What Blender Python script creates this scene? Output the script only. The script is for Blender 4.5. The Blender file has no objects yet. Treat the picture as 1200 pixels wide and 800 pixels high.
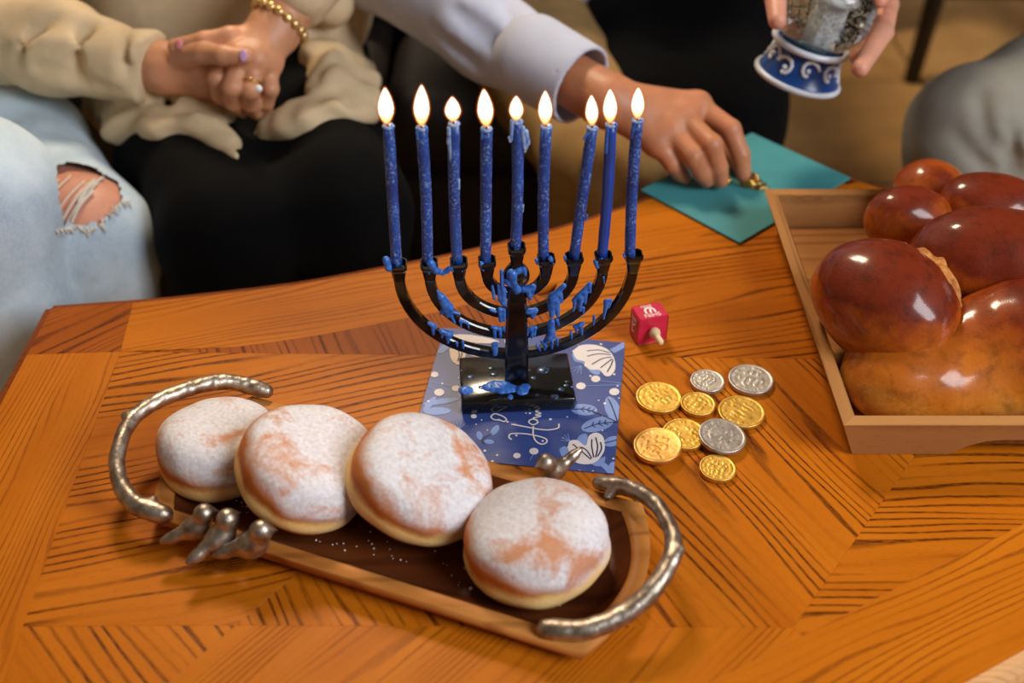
import bpy, bmesh, math, random
import numpy as np
from mathutils import Vector, Matrix, Euler
random.seed(7)
S = bpy.context.scene
C = S.collection
T = 0.50            # table top height above the floor
# ------------------------------------------------------------------ camera
F_PX, PITCH, CAM_H = 1300.0, math.radians(39.0), 0.622
cam_d = bpy.data.cameras.new('camera'); cam = bpy.data.objects.new('camera', cam_d); C.objects.link(cam)
cam.location = (0, 0, T + CAM_H); cam.rotation_euler = (math.pi/2 - PITCH, 0, 0)
cam_d.sensor_width = 36.0; cam_d.lens = 36.0*F_PX/1200.0
cam_d.clip_start = 0.02; cam_d.clip_end = 50
cam_d.dof.use_dof = True; cam_d.dof.focus_distance = 0.885; cam_d.dof.aperture_fstop = 3.4
S.camera = cam
# ------------------------------------------------------------------ world, lights, exposure
W = bpy.data.worlds.new('room_ambient'); S.world = W; W.use_nodes = True
W.node_tree.nodes['Background'].inputs[0].default_value = (1.0, 0.80, 0.62, 1)
W.node_tree.nodes['Background'].inputs[1].default_value = 0.13
def area(name, loc, target, size, power, col, size_y=None):
    d = bpy.data.lights.new(name, 'AREA'); d.energy = power; d.color = col; d.size = size
    if size_y: d.shape = 'RECTANGLE'; d.size_y = size_y
    o = bpy.data.objects.new(name, d); C.objects.link(o); o.location = loc
    o.rotation_euler = (Vector(target) - Vector(loc)).to_track_quat('-Z', 'Y').to_euler()
    return o
area('window_daylight', (1.75, -0.45, T + 1.55), (0.0, 0.75, T), 1.0, 59, (0.93, 0.96, 1.0), 1.3)
area('ceiling_lamp', (-0.35, 2.1, T + 1.75), (0.05, 0.8, T), 0.40, 34, (1.0, 0.80, 0.56))
S.view_settings.view_transform = 'Standard'; S.view_settings.look = 'None'
S.view_settings.gamma = 1.0; S.view_settings.use_curve_mapping = False
S.view_settings.exposure = 0.0
# ------------------------------------------------------------------ pixel helpers (1200 x 800 frame)
CT, ST = math.cos(PITCH), math.sin(PITCH)
def ray(px, py):
    u, v = (px - 600)/F_PX, (400 - py)/F_PX
    return Vector((u, CT + v*ST, -ST + v*CT))
O = Vector((0, 0, T + CAM_H))
def P(px, py, h=0.0):            # point at height h above the table top
    d = ray(px, py); return O + d*((h - CAM_H)/d.z)
def Y(px, py, y):                # point at ground distance y
    d = ray(px, py); return O + d*(y/d.y)
def G(px, py): p = P(px, py); return (p.x, p.y)
# ------------------------------------------------------------------ materials
def srgb(r, g, b):
    f = lambda c: (c/255/12.92) if c/255 <= 0.04045 else ((c/255 + 0.055)/1.055)**2.4
    return (f(r), f(g), f(b), 1.0)
class M:
    def __init__(s, name, **kw):
        s.m = bpy.data.materials.new(name); s.m.use_nodes = True; s.nt = s.m.node_tree
        s.b = s.nt.nodes['Principled BSDF']
        for k, v in kw.items(): s.set(k, v)
    KEY = dict(col='Base Color', rough='Roughness', metal='Metallic', coat='Coat Weight', coat_r='Coat Roughness', trans='Transmission Weight',
               ior='IOR', sss='Subsurface Weight', sssr='Subsurface Radius', ssss='Subsurface Scale', sheen='Sheen Weight', spec='Specular IOR Level', alpha='Alpha',
               em='Emission Color', ems='Emission Strength')
    def set(s, k, v): s.b.inputs[s.KEY[k]].default_value = v
    def n(s, t, **kw):
        x = s.nt.nodes.new('ShaderNode' + t)
        for k, v in kw.items():
            if k.startswith('i_'): x.inputs[int(k[2:])].default_value = v
            else: setattr(x, k, v)
        return x
    def l(s, a, b): s.nt.links.new(a, b)
    def coord(s, scale=(1, 1, 1), rnd=True, rot=(0, 0, 0)):
        tc = s.n('TexCoord'); out = tc.outputs['Object']
        if rnd:
            oi = s.n('ObjectInfo'); mu = s.n('Math', operation='MULTIPLY', i_1=7.31); s.l(oi.outputs['Random'], mu.inputs[0])
            ad = s.n('VectorMath', operation='ADD'); s.l(out, ad.inputs[0]); s.l(mu.outputs[0], ad.inputs[1]); out = ad.outputs[0]
        mp = s.n('Mapping'); mp.inputs['Scale'].default_value = scale; mp.inputs['Rotation'].default_value = rot; s.l(out, mp.inputs[0])
        return mp.outputs[0]
    def noise(s, vec, scale=5, detail=3, rough=0.55, dist=0.0):
        x = s.n('TexNoise'); x.inputs['Scale'].default_value = scale; x.inputs['Detail'].default_value = detail
        x.inputs['Roughness'].default_value = rough; x.inputs['Distortion'].default_value = dist; s.l(vec, x.inputs['Vector']); return x.outputs[0]
    def ramp(s, fac, stops):
        x = s.n('ValToRGB'); e = x.color_ramp.elements
        while len(e) < len(stops): e.new(0.5)
        for i, (p, c) in enumerate(stops):
            e[i].position = p; e[i].color = c if not isinstance(c, (int, float)) else (c, c, c, 1)
        s.l(fac, x.inputs[0]); return x.outputs[0]
    def mix(s, fac, a, b, mode='MIX'):
        x = s.n('Mix', data_type='RGBA', blend_type=mode)
        for sock, v in ((x.inputs[0], fac), (x.inputs[6], a), (x.inputs[7], b)):
            if hasattr(v, 'is_linked') or isinstance(v, bpy.types.NodeSocket): s.l(v, sock)
            else: sock.default_value = v
        return x.outputs[2]
    def math(s, op, a, b=None):
        x = s.n('Math', operation=op)
        for sock, v in ((x.inputs[0], a), (x.inputs[1], b)):
            if v is None: continue
            if isinstance(v, bpy.types.NodeSocket): s.l(v, sock)
            else: sock.default_value = v
        return x.outputs[0]
    def out(s, key, sock): s.l(sock, s.b.inputs[s.KEY[key]]); return s
    def bump(s, h, strength=0.3, dist=0.001):
        x = s.n('Bump'); x.inputs['Strength'].default_value = strength; x.inputs['Distance'].default_value = dist
        s.l(h, x.inputs['Height']); s.l(x.outputs[0], s.b.inputs['Normal']); return s
def plain(name, rgb, rough=0.5, var=0.12, vscale=40, bump=0.0, bscale=300, bdist=0.0006, **kw):
    m = M(name, rough=rough, **kw); c = srgb(*rgb); v = m.coord()
    dk = tuple(x*(1 - var) for x in c[:3]) + (1,); lt = tuple(min(1, x*(1 + var)) for x in c[:3]) + (1,)
    m.out('col', m.ramp(m.noise(v, vscale), [(0.3, dk), (0.7, lt)]))
    if bump: m.bump(m.noise(v, bscale, 2), bump, bdist)
    return m.m
def wood(name, base, dark, light, period=0.009, line=0.5, rough=0.35, pores=True, coat=0.0, spread=0.02, spec=0.10):
    """ring-porous wood; the grain runs along the object's own X axis"""
    m = M(name, rough=rough, coat=coat, coat_r=0.15, spec=spec)
    v = m.coord()
    sep = m.n('SeparateXYZ'); m.l(v, sep.inputs[0]); x, y = sep.outputs[0], sep.outputs[1]
    lo = m.n('CombineXYZ'); m.l(m.math('MULTIPLY', x, 2.2), lo.inputs[0]); m.l(m.math('MULTIPLY', y, 15.0), lo.inputs[1])
    warp = m.noise(lo.outputs[0], 1.0, 2, 0.5)
    fine = m.n('CombineXYZ'); m.l(m.math('MULTIPLY', x, 14), fine.inputs[0]); m.l(m.math('MULTIPLY', y, 60), fine.inputs[1])
    w2 = m.noise(fine.outputs[0], 1.0, 2, 0.6)
    yy = m.math('ADD', m.math('ADD', y, m.math('MULTIPLY', warp, spread*3.4)), m.math('MULTIPLY', w2, 0.0016))
    s = m.math('SINE', m.math('MULTIPLY', yy, 2*math.pi/period))
    band = m.ramp(m.math('ADD', m.math('MULTIPLY', s, 0.5), 0.5), [(0.0, 0.0), (0.70, 0.03), (0.90, 0.80), (1.0, 1.0)])
    amp = m.ramp(m.noise(lo.outputs[0], 2.3, 1), [(0.38, 0.12), (0.56, 1.0)])
    po = m.n('CombineXYZ'); m.l(m.math('MULTIPLY', x, 110), po.inputs[0]); m.l(m.math('MULTIPLY', y, 1300), po.inputs[1])
    pn = m.noise(po.outputs[0], 1.0, 2, 0.6)
    pore = m.ramp(pn, [(0.42, 1.0), (0.66, 0.45)])
    broad = m.ramp(m.noise(lo.outputs[0], 1.4, 3), [(0.3, srgb(*base)), (0.7, srgb(*light))])
    f = m.math('MULTIPLY', m.math('MULTIPLY', band, amp), line)
    if pores: f = m.math('MULTIPLY', f, pore)
    c1 = m.mix(f, broad, srgb(*dark))
    f2 = m.math('MULTIPLY', m.ramp(pn, [(0.30, 1.0), (0.42, 0.0)]), 0.30*line)
    m.out('col', m.mix(f2, c1, srgb(*dark)))
    m.bump(m.math('MULTIPLY', f, -1.0), 0.25, 0.0004)
    return m.m
# ------------------------------------------------------------------ object helpers
def me(name, v, f, mat, smooth=True):
    d = bpy.data.meshes.new(name); d.from_pydata([tuple(p) for p in v], [], f); d.update()
    if smooth: d.shade_smooth()
    if mat: d.materials.append(mat)
    return d
def tag(o, label=None, cat=None, group=None, kind=None):
    for k, v in (('label', label), ('category', cat), ('group', group), ('kind', kind)):
        if v: o[k] = v
    return o
def thing(name, label, cat, loc, group=None):
    o = bpy.data.objects.new(name, None); C.objects.link(o); o.location = loc; o.empty_display_size = 0.02
    return tag(o, label, cat, group)
def wl(o):
    p = Vector((0, 0, 0))
    while o: p = p + Vector(o.location); o = o.parent
    return p
def part(name, vf, mat, parent=None, smooth=True, label=None, loc=None):
    """link one mesh given in world coordinates; parents carry translation only"""
    v, f = vf
    base = wl(parent) if parent else Vector((0, 0, 0))
    if loc is None: loc = Vector((0, 0, 0)) if parent else Vector((0, 0, 0))
    org = base + Vector(loc) if parent else Vector(loc)
    if not parent: base = Vector((0, 0, 0))
    vv = np.asarray([tuple(p) for p in v], float) - np.array(org)
    o = bpy.data.objects.new(name, me(name, vv, f, mat, smooth)); C.objects.link(o)
    o.location = Vector(loc)
    if parent: o.parent = parent
    if label: o['label'] = label
    return o
def centre(vf):
    a = np.asarray([tuple(p) for p in vf[0]], float); c = (a.min(0) + a.max(0))/2; c[2] = a[:, 2].min(); return Vector(c)
def single(name, vf, mat, label, cat, group=None, smooth=True, kind=None):
    return tag(part(name, vf, mat, None, smooth, loc=centre(vf)), label, cat, group, kind)
def join(*vfs):
    V, Fc = [], []
    for v, f in vfs:
        k = len(V); V += [tuple(p) for p in v]; Fc += [tuple(i + k for i in q) for q in f]
    return V, Fc
def xf(vf, mat4): return [tuple(mat4 @ Vector(p)) for p in vf[0]], vf[1]
def move(vf, d): return [tuple(Vector(p) + Vector(d)) for p in vf[0]], vf[1]
def bevel_box(sx, sy, sz, b=0.002, seg=2, c=(0, 0, 0)):
    bm = bmesh.new(); bmesh.ops.create_cube(bm, size=1.0)
    for q in bm.verts: q.co = Vector((q.co.x*sx, q.co.y*sy, q.co.z*sz)) + Vector(c)
    if b: bmesh.ops.bevel(bm, geom=bm.edges[:], offset=b, segments=seg, affect='EDGES', profile=0.5)
    return from_bm(bm)
def from_bm(bm):
    bm.verts.index_update(); r = [tuple(q.co) for q in bm.verts], [tuple(q.index for q in f.verts) for f in bm.faces]; bm.free(); return r
def lathe(prof, seg=32, c=(0, 0, 0)):
    """closed profile [(r,z)] from axis to axis"""
    V, Fc, rows = [], [], []
    for r, z in prof:
        if r < 1e-6: rows.append([len(V)]); V.append((c[0], c[1], c[2] + z))
        else:
            rows.append(list(range(len(V), len(V) + seg)))
            V += [(c[0] + r*math.cos(2*math.pi*i/seg), c[1] + r*math.sin(2*math.pi*i/seg), c[2] + z) for i in range(seg)]
    for a, b in zip(rows, rows[1:]):
        for i in range(seg):
            j = (i + 1) % seg
            if len(a) == 1 and len(b) == 1: continue
            if len(a) == 1: Fc.append((a[0], b[j], b[i]))
            elif len(b) == 1: Fc.append((a[i], a[j], b[0]))
            else: Fc.append((a[i], a[j], b[j], b[i]))
    return V, Fc
def frames(pts):
    pts = [Vector(p) for p in pts]; t = [(pts[min(i+1, len(pts)-1)] - pts[max(i-1, 0)]).normalized() for i in range(len(pts))]
    n = t[0].orthogonal().normalized(); res = []
    for i in range(len(pts)):
        n = (n - t[i]*n.dot(t[i])).normalized(); res.append((pts[i], t[i], n, t[i].cross(n)))
    return res
def tube(pts, r, seg=10, cap=True, up=None, sect=None):
    """sweep; r scalar or list; sect: list of 2-D section points instead of a circle (uses 'up' as second axis)"""
    V, Fc = [], []; fr = frames(pts); n = len(fr)
    rr = r if isinstance(r, (list, tuple)) else [r]*n
    sec = sect or [(math.cos(2*math.pi*k/seg), math.sin(2*math.pi*k/seg)) for k in range(seg)]
    for (p, t, a, b), q in zip(fr, rr):
        if up is not None: b = (Vector(up) - t*Vector(up).dot(t)).normalized(); a = b.cross(t)
        V += [tuple(p + (a*x + b*y)*q) for x, y in sec]
    m = len(sec)
    for i in range(n - 1):
        for k in range(m):
            Fc.append((i*m + k, i*m + (k+1) % m, (i+1)*m + (k+1) % m, (i+1)*m + k))
    if cap: Fc.append(tuple(reversed(range(m)))); Fc.append(tuple((n-1)*m + k for k in range(m)))
    return V, Fc
def spline(pts, n=8):
    """Catmull-Rom through the points"""
    p = [np.array(q, float) for q in pts]; p = [2*p[0] - p[1]] + p + [2*p[-1] - p[-2]]; out = []
    for i in range(1, len(p) - 2):
        for k in range(n):
            t = k/n; a, b, c, d = p[i-1], p[i], p[i+1], p[i+2]
            out.append(0.5*((2*b) + (c - a)*t + (2*a - 5*b + 4*c - d)*t*t + (3*b - a - 3*c + d)*t**3))
    out.append(p[-2]); return [tuple(q) for q in out]
def prism(poly, z0, z1, bev=0.0):
    """vertical prism over a ground polygon, top edge chamfered"""
    n = len(poly); V, Fc = [], []
    cx = sum(p[0] for p in poly)/n; cy = sum(p[1] for p in poly)/n
    area2 = sum(poly[i][0]*poly[(i+1) % n][1] - poly[(i+1) % n][0]*poly[i][1] for i in range(n))
    if area2 < 0: poly = poly[::-1]
    rings = [(0, z0), (0, z1 - bev), (bev, z1)] if bev else [(0, z0), (0, z1)]
    for ins, z in rings:
        for i in range(n):
            p, a, b = Vector(poly[i]), Vector(poly[i-1]), Vector(poly[(i+1) % n])
            d1, d2 = (p - a).normalized(), (b - p).normalized()
            n1, n2 = Vector((-d1.y, d1.x)), Vector((-d2.y, d2.x)); m = n1 + n2
            m = m/max(0.3, m.dot(n1)) if m.length > 1e-6 else n1
            q = p + m*ins; V.append((q.x, q.y, z))
    for r in range(len(rings) - 1):
        for i in range(n): j = (i+1) % n; Fc.append((r*n + i, r*n + j, (r+1)*n + j, (r+1)*n + i))
    Fc.append(tuple(reversed(range(n)))); Fc.append(tuple((len(rings)-1)*n + i for i in range(n)))
    return V, Fc
# ------------------------------------------------------------------ implicit surfaces
def cap(a, b, r1, r2=None):
    r2 = r1 if r2 is None else r2; a = np.array(a, np.float32); b = np.array(b, np.float32); ba = b - a; L = float((ba*ba).sum()) + 1e-12
    def f(X, Yy, Z):
        px, py, pz = X - a[0], Yy - a[1], Z - a[2]; h = np.clip((px*ba[0] + py*ba[1] + pz*ba[2])/L, 0, 1)
        return np.sqrt((px - h*ba[0])**2 + (py - h*ba[1])**2 + (pz - h*ba[2])**2) - (r1 + (r2 - r1)*h)
    R = max(r1, r2); f.bb = (np.minimum(a, b) - R, np.maximum(a, b) + R); return f
def ell(c, r, rot=None):
    c = np.array(c, np.float32); r = np.array(r, np.float32)
    m = np.array(Euler(rot).to_matrix().transposed(), np.float32) if rot else None
    def f(X, Yy, Z):
        p = [X - c[0], Yy - c[1], Z - c[2]]
        if m is not None: p = [m[i, 0]*p[0] + m[i, 1]*p[1] + m[i, 2]*p[2] for i in range(3)]
        k0 = np.sqrt(sum((p[i]/r[i])**2 for i in range(3))); k1 = np.sqrt(sum((p[i]/r[i]**2)**2 for i in range(3))) + 1e-9
        return k0*(k0 - 1)/k1
    R = float(r.max()) if rot else r; f.bb = (c - R, c + R); return f
def chain(pts, rs): return [cap(pts[i], pts[i+1], rs[i], rs[i+1]) for i in range(len(pts) - 1)]
def uni(prims, k=0.01):
    def f(X, Yy, Z):
        d = None
        for p in prims:
            e = p(X, Yy, Z)
            if d is None: d = e
            else:
                h = np.clip(0.5 + 0.5*(d - e)/k, 0, 1); d = d + (e - d)*h - k*h*(1 - h)
        return d
    f.bb = (np.min([p.bb[0] for p in prims], 0), np.max([p.bb[1] for p in prims], 0)); return f
def carve(a, cuts, k=0.01):
    def f(X, Yy, Z):
        d = a(X, Yy, Z)
        for p in cuts:
            e = -p(X, Yy, Z); h = np.clip(0.5 - 0.5*(d - e)/k, 0, 1); d = d + (e - d)*h + k*h*(1 - h)
        return d
    f.bb = a.bb; return f
def rough(a, amp, freq, seed=0, aniso=(1, 1, 1)):
    rs = np.random.RandomState(seed); D = rs.normal(size=(7, 3)); D /= np.linalg.norm(D, axis=1)[:, None]; D *= np.array(aniso); ph = rs.uniform(0, 6.28, 7); fr = freq*rs.uniform(0.6, 1.6, 7)
    def f(X, Yy, Z):
        d = a(X, Yy, Z); n = 0
        for i in range(7): n = n + np.sin(fr[i]*(D[i, 0]*X + D[i, 1]*Yy + D[i, 2]*Z) + ph[i] + 1.3*np.sin(fr[i]*0.37*(D[(i+3) % 7, 0]*X + D[(i+2) % 7, 1]*Yy + D[i, 2]*Z)))
        return d + n*amp/7*2
    f.bb = a.bb; return f
def surf(f, h, lo=None, hi=None, keep=None):
    lo = np.array(f.bb[0] if lo is None else lo, float) - 3*h; hi = np.array(f.bb[1] if hi is None else hi, float) + 3*h
    ax = [np.arange(lo[i], hi[i] + h, h, dtype=np.float32) for i in range(3)]
    D = f(*np.meshgrid(*ax, indexing='ij')).astype(np.float32)
    for i in range(3):       # close at the box faces
        sl = [slice(None)]*3; sl[i] = 0; D[tuple(sl)] = np.maximum(D[tuple(sl)], h); sl[i] = -1; D[tuple(sl)] = np.maximum(D[tuple(sl)], h)
    n = np.array(D.shape) - 1; acc = np.zeros((*n, 3), np.float32); cnt = np.zeros(n, np.float32)
    cor = lambda i, j, k: D[i:i+n[0], j:j+n[1], k:k+n[2]]
    for a in range(3):
        b, c = [x for x in range(3) if x != a]
        for ib in (0, 1):
            for ic in (0, 1):
                o0 = [0, 0, 0]; o0[b] = ib; o0[c] = ic; o1 = list(o0); o1[a] = 1
                d0, d1 = cor(*o0), cor(*o1); m = (d0 < 0) != (d1 < 0)
                t = np.where(m, d0/np.where(m, d0 - d1, 1), 0)
                acc[..., a] += t; acc[..., b] += np.where(m, ib, 0); acc[..., c] += np.where(m, ic, 0); cnt += m
    mask = cnt > 0; idx = -np.ones(n, np.int64); idx[mask] = np.arange(mask.sum())
    ijk = np.argwhere(mask); V = (ijk + acc[mask]/cnt[mask][:, None])*h + np.array([x[0] for x in ax])
    Fc = []
    for a in range(3):
        b, c = (a + 1) % 3, (a + 2) % 3
        s0 = [slice(1, -1)]*3; s0[a] = slice(0, -1); s1 = list(s0); s1[a] = slice(1, None)
        d0, d1 = D[tuple(s0)] < 0, D[tuple(s1)] < 0
        e = np.argwhere(d0 != d1)
        if not len(e): continue
        sgn = d0[tuple(e.T)]; off = np.ones(3, int); off[a] = 0; g = e + off
        q = []
        for db, dc in ((-1, -1), (0, -1), (0, 0), (-1, 0)):
            w = g.copy(); w[:, b] += db; w[:, c] += dc; q.append(idx[tuple(w.T)])
        q = np.stack(q, 1); q[~sgn] = q[~sgn][:, ::-1]; Fc.append(q)
    Fc = np.concatenate(Fc)
    if keep is not None:
        k = keep(V); Fc = Fc[k[Fc].all(1)]; u = np.unique(Fc); r = -np.ones(len(V), int); r[u] = np.arange(len(u)); V = V[u]; Fc = r[Fc]
    return V, [tuple(int(i) for i in q) for q in Fc]
# ------------------------------------------------------------------ setting
m_tile = plain('floor_tile', (226, 176, 112), 0.38, 0.16, 9, 0.15, 120)
m_grout = plain('floor_grout', (112, 84, 52), 0.9, 0.1, 60)
m_wall = plain('warm_plaster', (170, 140, 105), 0.85, 0.06, 6, 0.2, 200)
def struct(o): o['kind'] = 'structure'; return o
fl = struct(part('floor', bevel_box(5.2, 5.2, 0.04, 0, c=(0.3, 1.6, -0.024)), m_grout, None, False))
td = bevel_box(0.442, 0.442, 0.010, 0.003, 1)
tmesh = me('tile', *td, m_tile, False)
for i in range(11):
    for j in range(11):
        o = bpy.data.objects.new('tile', tmesh); C.objects.link(o); o.parent = fl
        o.location = (-2.0 + i*0.45, -0.6 + j*0.45, -0.004)
struct(part('wall_back', bevel_box(5.2, 0.1, 2.7, 0, c=(0.3, 4.1, 1.35)), m_wall, None, False))
struct(part('wall_left', bevel_box(0.1, 5.2, 2.7, 0, c=(-2.3, 1.6, 1.35)), m_wall, None, False))
struct(part('baseboard_back', bevel_box(5.0, 0.02, 0.09, 0.004, c=(0.3, 4.04, 0.047)), plain('dark_baseboard', (70, 45, 28), 0.5), None, False))
# ------------------------------------------------------------------ sofa
m_leather = plain('dark_brown_leather', (26, 17, 13), 0.55, 0.25, 12, 0.3, 260)
sofa = thing('sofa', 'dark brown leather sofa the people sit on behind the wooden table', 'sofa', (-0.45, 1.75, 0))
part('base', bevel_box(1.81, 0.82, 0.26, 0.02, c=(-0.525, 1.82, 0.17)), m_leather, sofa)
for k in range(3):
    part('seat_cushion', bevel_box(0.558, 0.72, 0.13, 0.04, 4, c=(-1.03 + k*0.565, 1.74, 0.36)), m_leather, sofa)
    part('back_cushion', bevel_box(0.558, 0.22, 0.46, 0.07, 4, c=(-1.03 + k*0.565, 2.07, 0.64)), m_leather, sofa)
part('backrest', bevel_box(1.81, 0.14, 0.82, 0.04, 3, c=(-0.525, 2.22, 0.46)), m_leather, sofa)
part('armrest', bevel_box(0.12, 0.86, 0.58, 0.05, 4, c=(-1.37, 1.82, 0.33)), m_leather, sofa)
for x in (-1.35, 0.32):
    for y in (1.48, 2.18): part('foot', lathe([(0, 0.002), (0.02, 0.002), (0.026, 0.05), (0, 0.05)], 16, (x, y, 0)), m_leather, sofa)
cush = single('throw_cushion', xf(surf(ell((0, 0, 0), (0.13, 0.13, 0.042)), 0.010), Matrix.Translation((-0.25, 1.72, 0.474)) @ Matrix.Rotation(0.06, 4, 'X')),
    plain('olive_fabric', (86, 80, 60), 0.9, 0.25, 60, 0.4, 500), 'olive fabric cushion between the beige cardigan and the white shirt', 'cushion')
# ------------------------------------------------------------------ chair in the far background
m_dark = plain('dark_stained_wood', (30, 20, 14), 0.45, 0.2, 20)
m_seat = plain('brown_seat_leather', (82, 58, 40), 0.5, 0.2, 14)
ch = thing('dining_chair', 'dark wooden chair with a brown seat at the far right behind the grey trousers', 'chair', (1.125, 2.53, 0))
cx, cy = 1.125, 2.53
part('seat', bevel_box(0.46, 0.44, 0.07, 0.03, 3, c=(cx, cy, 0.45)), m_seat, ch)
for sx, sy in ((-1, -1), (1, -1), (-1, 1), (1, 1)):
    part('leg', tube([(cx + sx*0.19, cy + sy*0.18, 0.42), (cx + sx*0.21, cy + sy*0.20, 0.2), (cx + sx*0.225, cy + sy*0.215, 0.003)], [0.024, 0.021, 0.017], 10), m_dark, ch)
for sx in (-1, 1):
    part('back_post', tube(spline([(cx + sx*0.19, cy + 0.19, 0.42), (cx + sx*0.20, cy + 0.22, 0.7), (cx + sx*0.20, cy + 0.27, 0.98)], 5), 0.018, 10), m_dark, ch)
for z in (0.62, 0.76, 0.92): part('back_rail', bevel_box(0.40, 0.02, 0.06, 0.005, c=(cx, cy + 0.225 + (z - 0.62)*0.13, z)), m_dark, ch)
part('stretcher', bevel_box(0.40, 0.02, 0.025, 0.004, c=(cx, cy - 0.195, 0.2)), m_dark, ch)
cab = thing('low_cabinet', 'low dark wooden cabinet in the shadows behind the far chair', 'cabinet', (0.75, 2.76, 0))
part('carcass', bevel_box(0.25, 0.38, 0.44, 0.006, c=(0.75, 2.76, 0.24)), m_dark, cab, False)
part('top', bevel_box(0.27, 0.41, 0.03, 0.006, c=(0.75, 2.76, 0.475)), m_dark, cab, False)
d_ = part('door', bevel_box(0.23, 0.018, 0.38, 0.004, c=(0.75, 2.562, 0.25)), m_dark, cab, False)
part('knob', xf(lathe([(0, 0), (.012, .002), (.012, .012), (0, .016)], 12), Matrix.Translation((0.83, 2.553, .30)) @ Matrix.Rotation(math.pi/2, 4, 'X')), m_seat, d_)
for x in (0.66, 0.84):
    for y in (2.60, 2.92): part('foot', bevel_box(.04, .04, .022, .003, c=(x, y, .0125)), m_dark, cab, False)
# ------------------------------------------------------------------ coffee table with pieced oak top
m_oak = wood('orange_oak', (178, 94, 10), (74, 28, 2), (198, 112, 20), 0.0092, 1.0, 0.42)
m_oakb = wood('orange_oak_border', (180, 96, 10), (114, 52, 5), (200, 114, 20), 0.006, 0.7, 0.42)
m_oakd = wood('red_oak_wedge', (150, 72, 8), (66, 24, 2), (168, 86, 14), 0.0080, 0.95, 0.42)
m_edge = wood('table_edge_wood', (120, 58, 24), (70, 30, 10), (140, 72, 32), 0.006, 0.5, 0.42)
m_edge_lit = wood('lit_table_edge', (206, 150, 96), (150, 92, 48), (224, 172, 120), 0.006, 0.5, 0.42)  # front moulding: bright light on the edge painted in as a paler wood colour
table = thing('coffee_table', 'orange oak coffee table with pieced parquet top under the menorah', 'table', (0.1, 0.7, 0))
back = spline([(-0.426, 0.817), (-0.353, 0.826), (-0.308, 0.833), (-0.211, 0.853), (-0.140, 0.875), (-0.046, 0.908), (0.061, 0.957), (0.135, 1.001), (0.20, 1.045), (0.29, 1.100)], 4)
def offs(c, d):
    r = []
    for i, p in enumerate(c):
        a, b = Vector(c[max(i-1, 0)]), Vector(c[min(i+1, len(c)-1)]); t = (b - a).normalized(); r.append((p[0] + t.y*d, p[1] - t.x*d))
    return r
bin_ = [p for p in offs(back, 0.083) if p[0] > -0.30 and p[1] > 0.757]
right = [(0.29, 1.100), (0.375, 1.042), (0.74, 0.80), (0.80, 0.675)]
front = [(0.80, 0.675), (0.339, 0.443), (0.292, 0.418), (0.10, 0.335), (-0.12, 0.27), (-0.30, 0.245), (-0.426, 0.24)]
outer = back + right[1:] + front[1:]
TT = T - 0.0008
base_poly = [(p[0], p[1]) for p in outer]
part('tabletop_core', prism(base_poly, T - 0.034, T - 0.006), m_edge, table, False)
def piece(name, poly, ang, mat):
    vf = prism(poly, T - 0.006, T, 0.0002)
    a = math.radians(ang); c = Vector((sum(p[0] for p in poly)/len(poly), sum(p[1] for p in poly)/len(poly), T))
    Mx = Matrix.Translation(c) @ Matrix.Rotation(a, 4, 'Z'); inv = Mx.inverted()
    o = bpy.data.objects.new(name, me(name, [inv @ Vector(p) for p in vf[0]], vf[1], mat, False)); C.objects.link(o)
    o.parent = table; o.location = c - Vector(table.location); o.rotation_euler = (0, 0, a); return o
xi = -0.345
piece('corner_block', [(-0.426, 0.817), (-0.353, 0.826), (xi, 0.754), (-0.426, 0.750)], 40, m_oakd)
piece('border_plank', [(-0.426, 0.750), (xi, 0.754), (-0.331, 0.462), (-0.318, 0.24), (-0.426, 0.24)], 87, m_oakb)
bp = [p for p in back if p[0] > -0.353]
piece('border_plank', [(-0.353, 0.826)] + bp[:-1] + [(0.29, 1.100)] + [(0.335, 1.030)] + bin_[::-1] + [(xi, 0.754)], 17, m_oakb)
dl = (0.037, 0.748)
wedge = [(-0.322, 0.7535)] + bin_
we = [p for p in wedge if p[0] <= 0.02]
wr = [p for p in wedge if p[0] > 0.02]
piece('inlay_wedge', we + [(0.037, 0.83), dl], -68, m_oakd)
piece('inlay_panel', [dl, (0.037, 0.83)] + wr + [(0.335, 1.030), (0.60, 0.83), (0.41, 0.742)], 12, m_oak)
piece('inlay_panel', [(xi, 0.754), (-0.322, 0.7535), dl, (-0.187, 0.463), (-0.331, 0.462)], 16, m_oak)
piece('inlay_panel', [dl, (0.41, 0.742), (0.19, 0.461), (-0.187, 0.463)], -61, m_oak)
piece('inlay_panel', [(0.41, 0.742), (0.60, 0.83), (0.655, 0.703), (0.195, 0.4545), (0.19, 0.461)], -2, m_oak)
piece('inlay_panel', [(-0.331, 0.462), (-0.187, 0.463), (-0.30, 0.318), (-0.322, 0.318)], -46, m_oak)
piece('inlay_panel', [(-0.187, 0.463), (0.19, 0.461), (0.195, 0.4545), (0.127, 0.4178), (0.085, 0.398), (-0.13, 0.333), (-0.30, 0.318)], 47, m_oakb)
piece('border_plank', [(0.655, 0.703), (0.80, 0.675), (0.339, 0.443), (0.292, 0.418), (0.127, 0.4178), (0.195, 0.4545)], 28, m_oakb)
piece('border_plank', [(0.127, 0.4178), (0.292, 0.418), (0.10, 0.335), (-0.12, 0.27), (-0.318, 0.245), (-0.322, 0.318), (-0.30, 0.318), (-0.13, 0.333), (0.085, 0.398)], 18, m_oakb)
piece('border_plank', [(0.335, 1.030), (0.375, 1.042), (0.74, 0.80), (0.80, 0.675), (0.655, 0.703), (0.60, 0.83)], -33, m_oakb)
ring = [(p[0], p[1], T - 0.017) for p in outer] + [(outer[0][0], outer[0][1], T - 0.017)]
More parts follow.
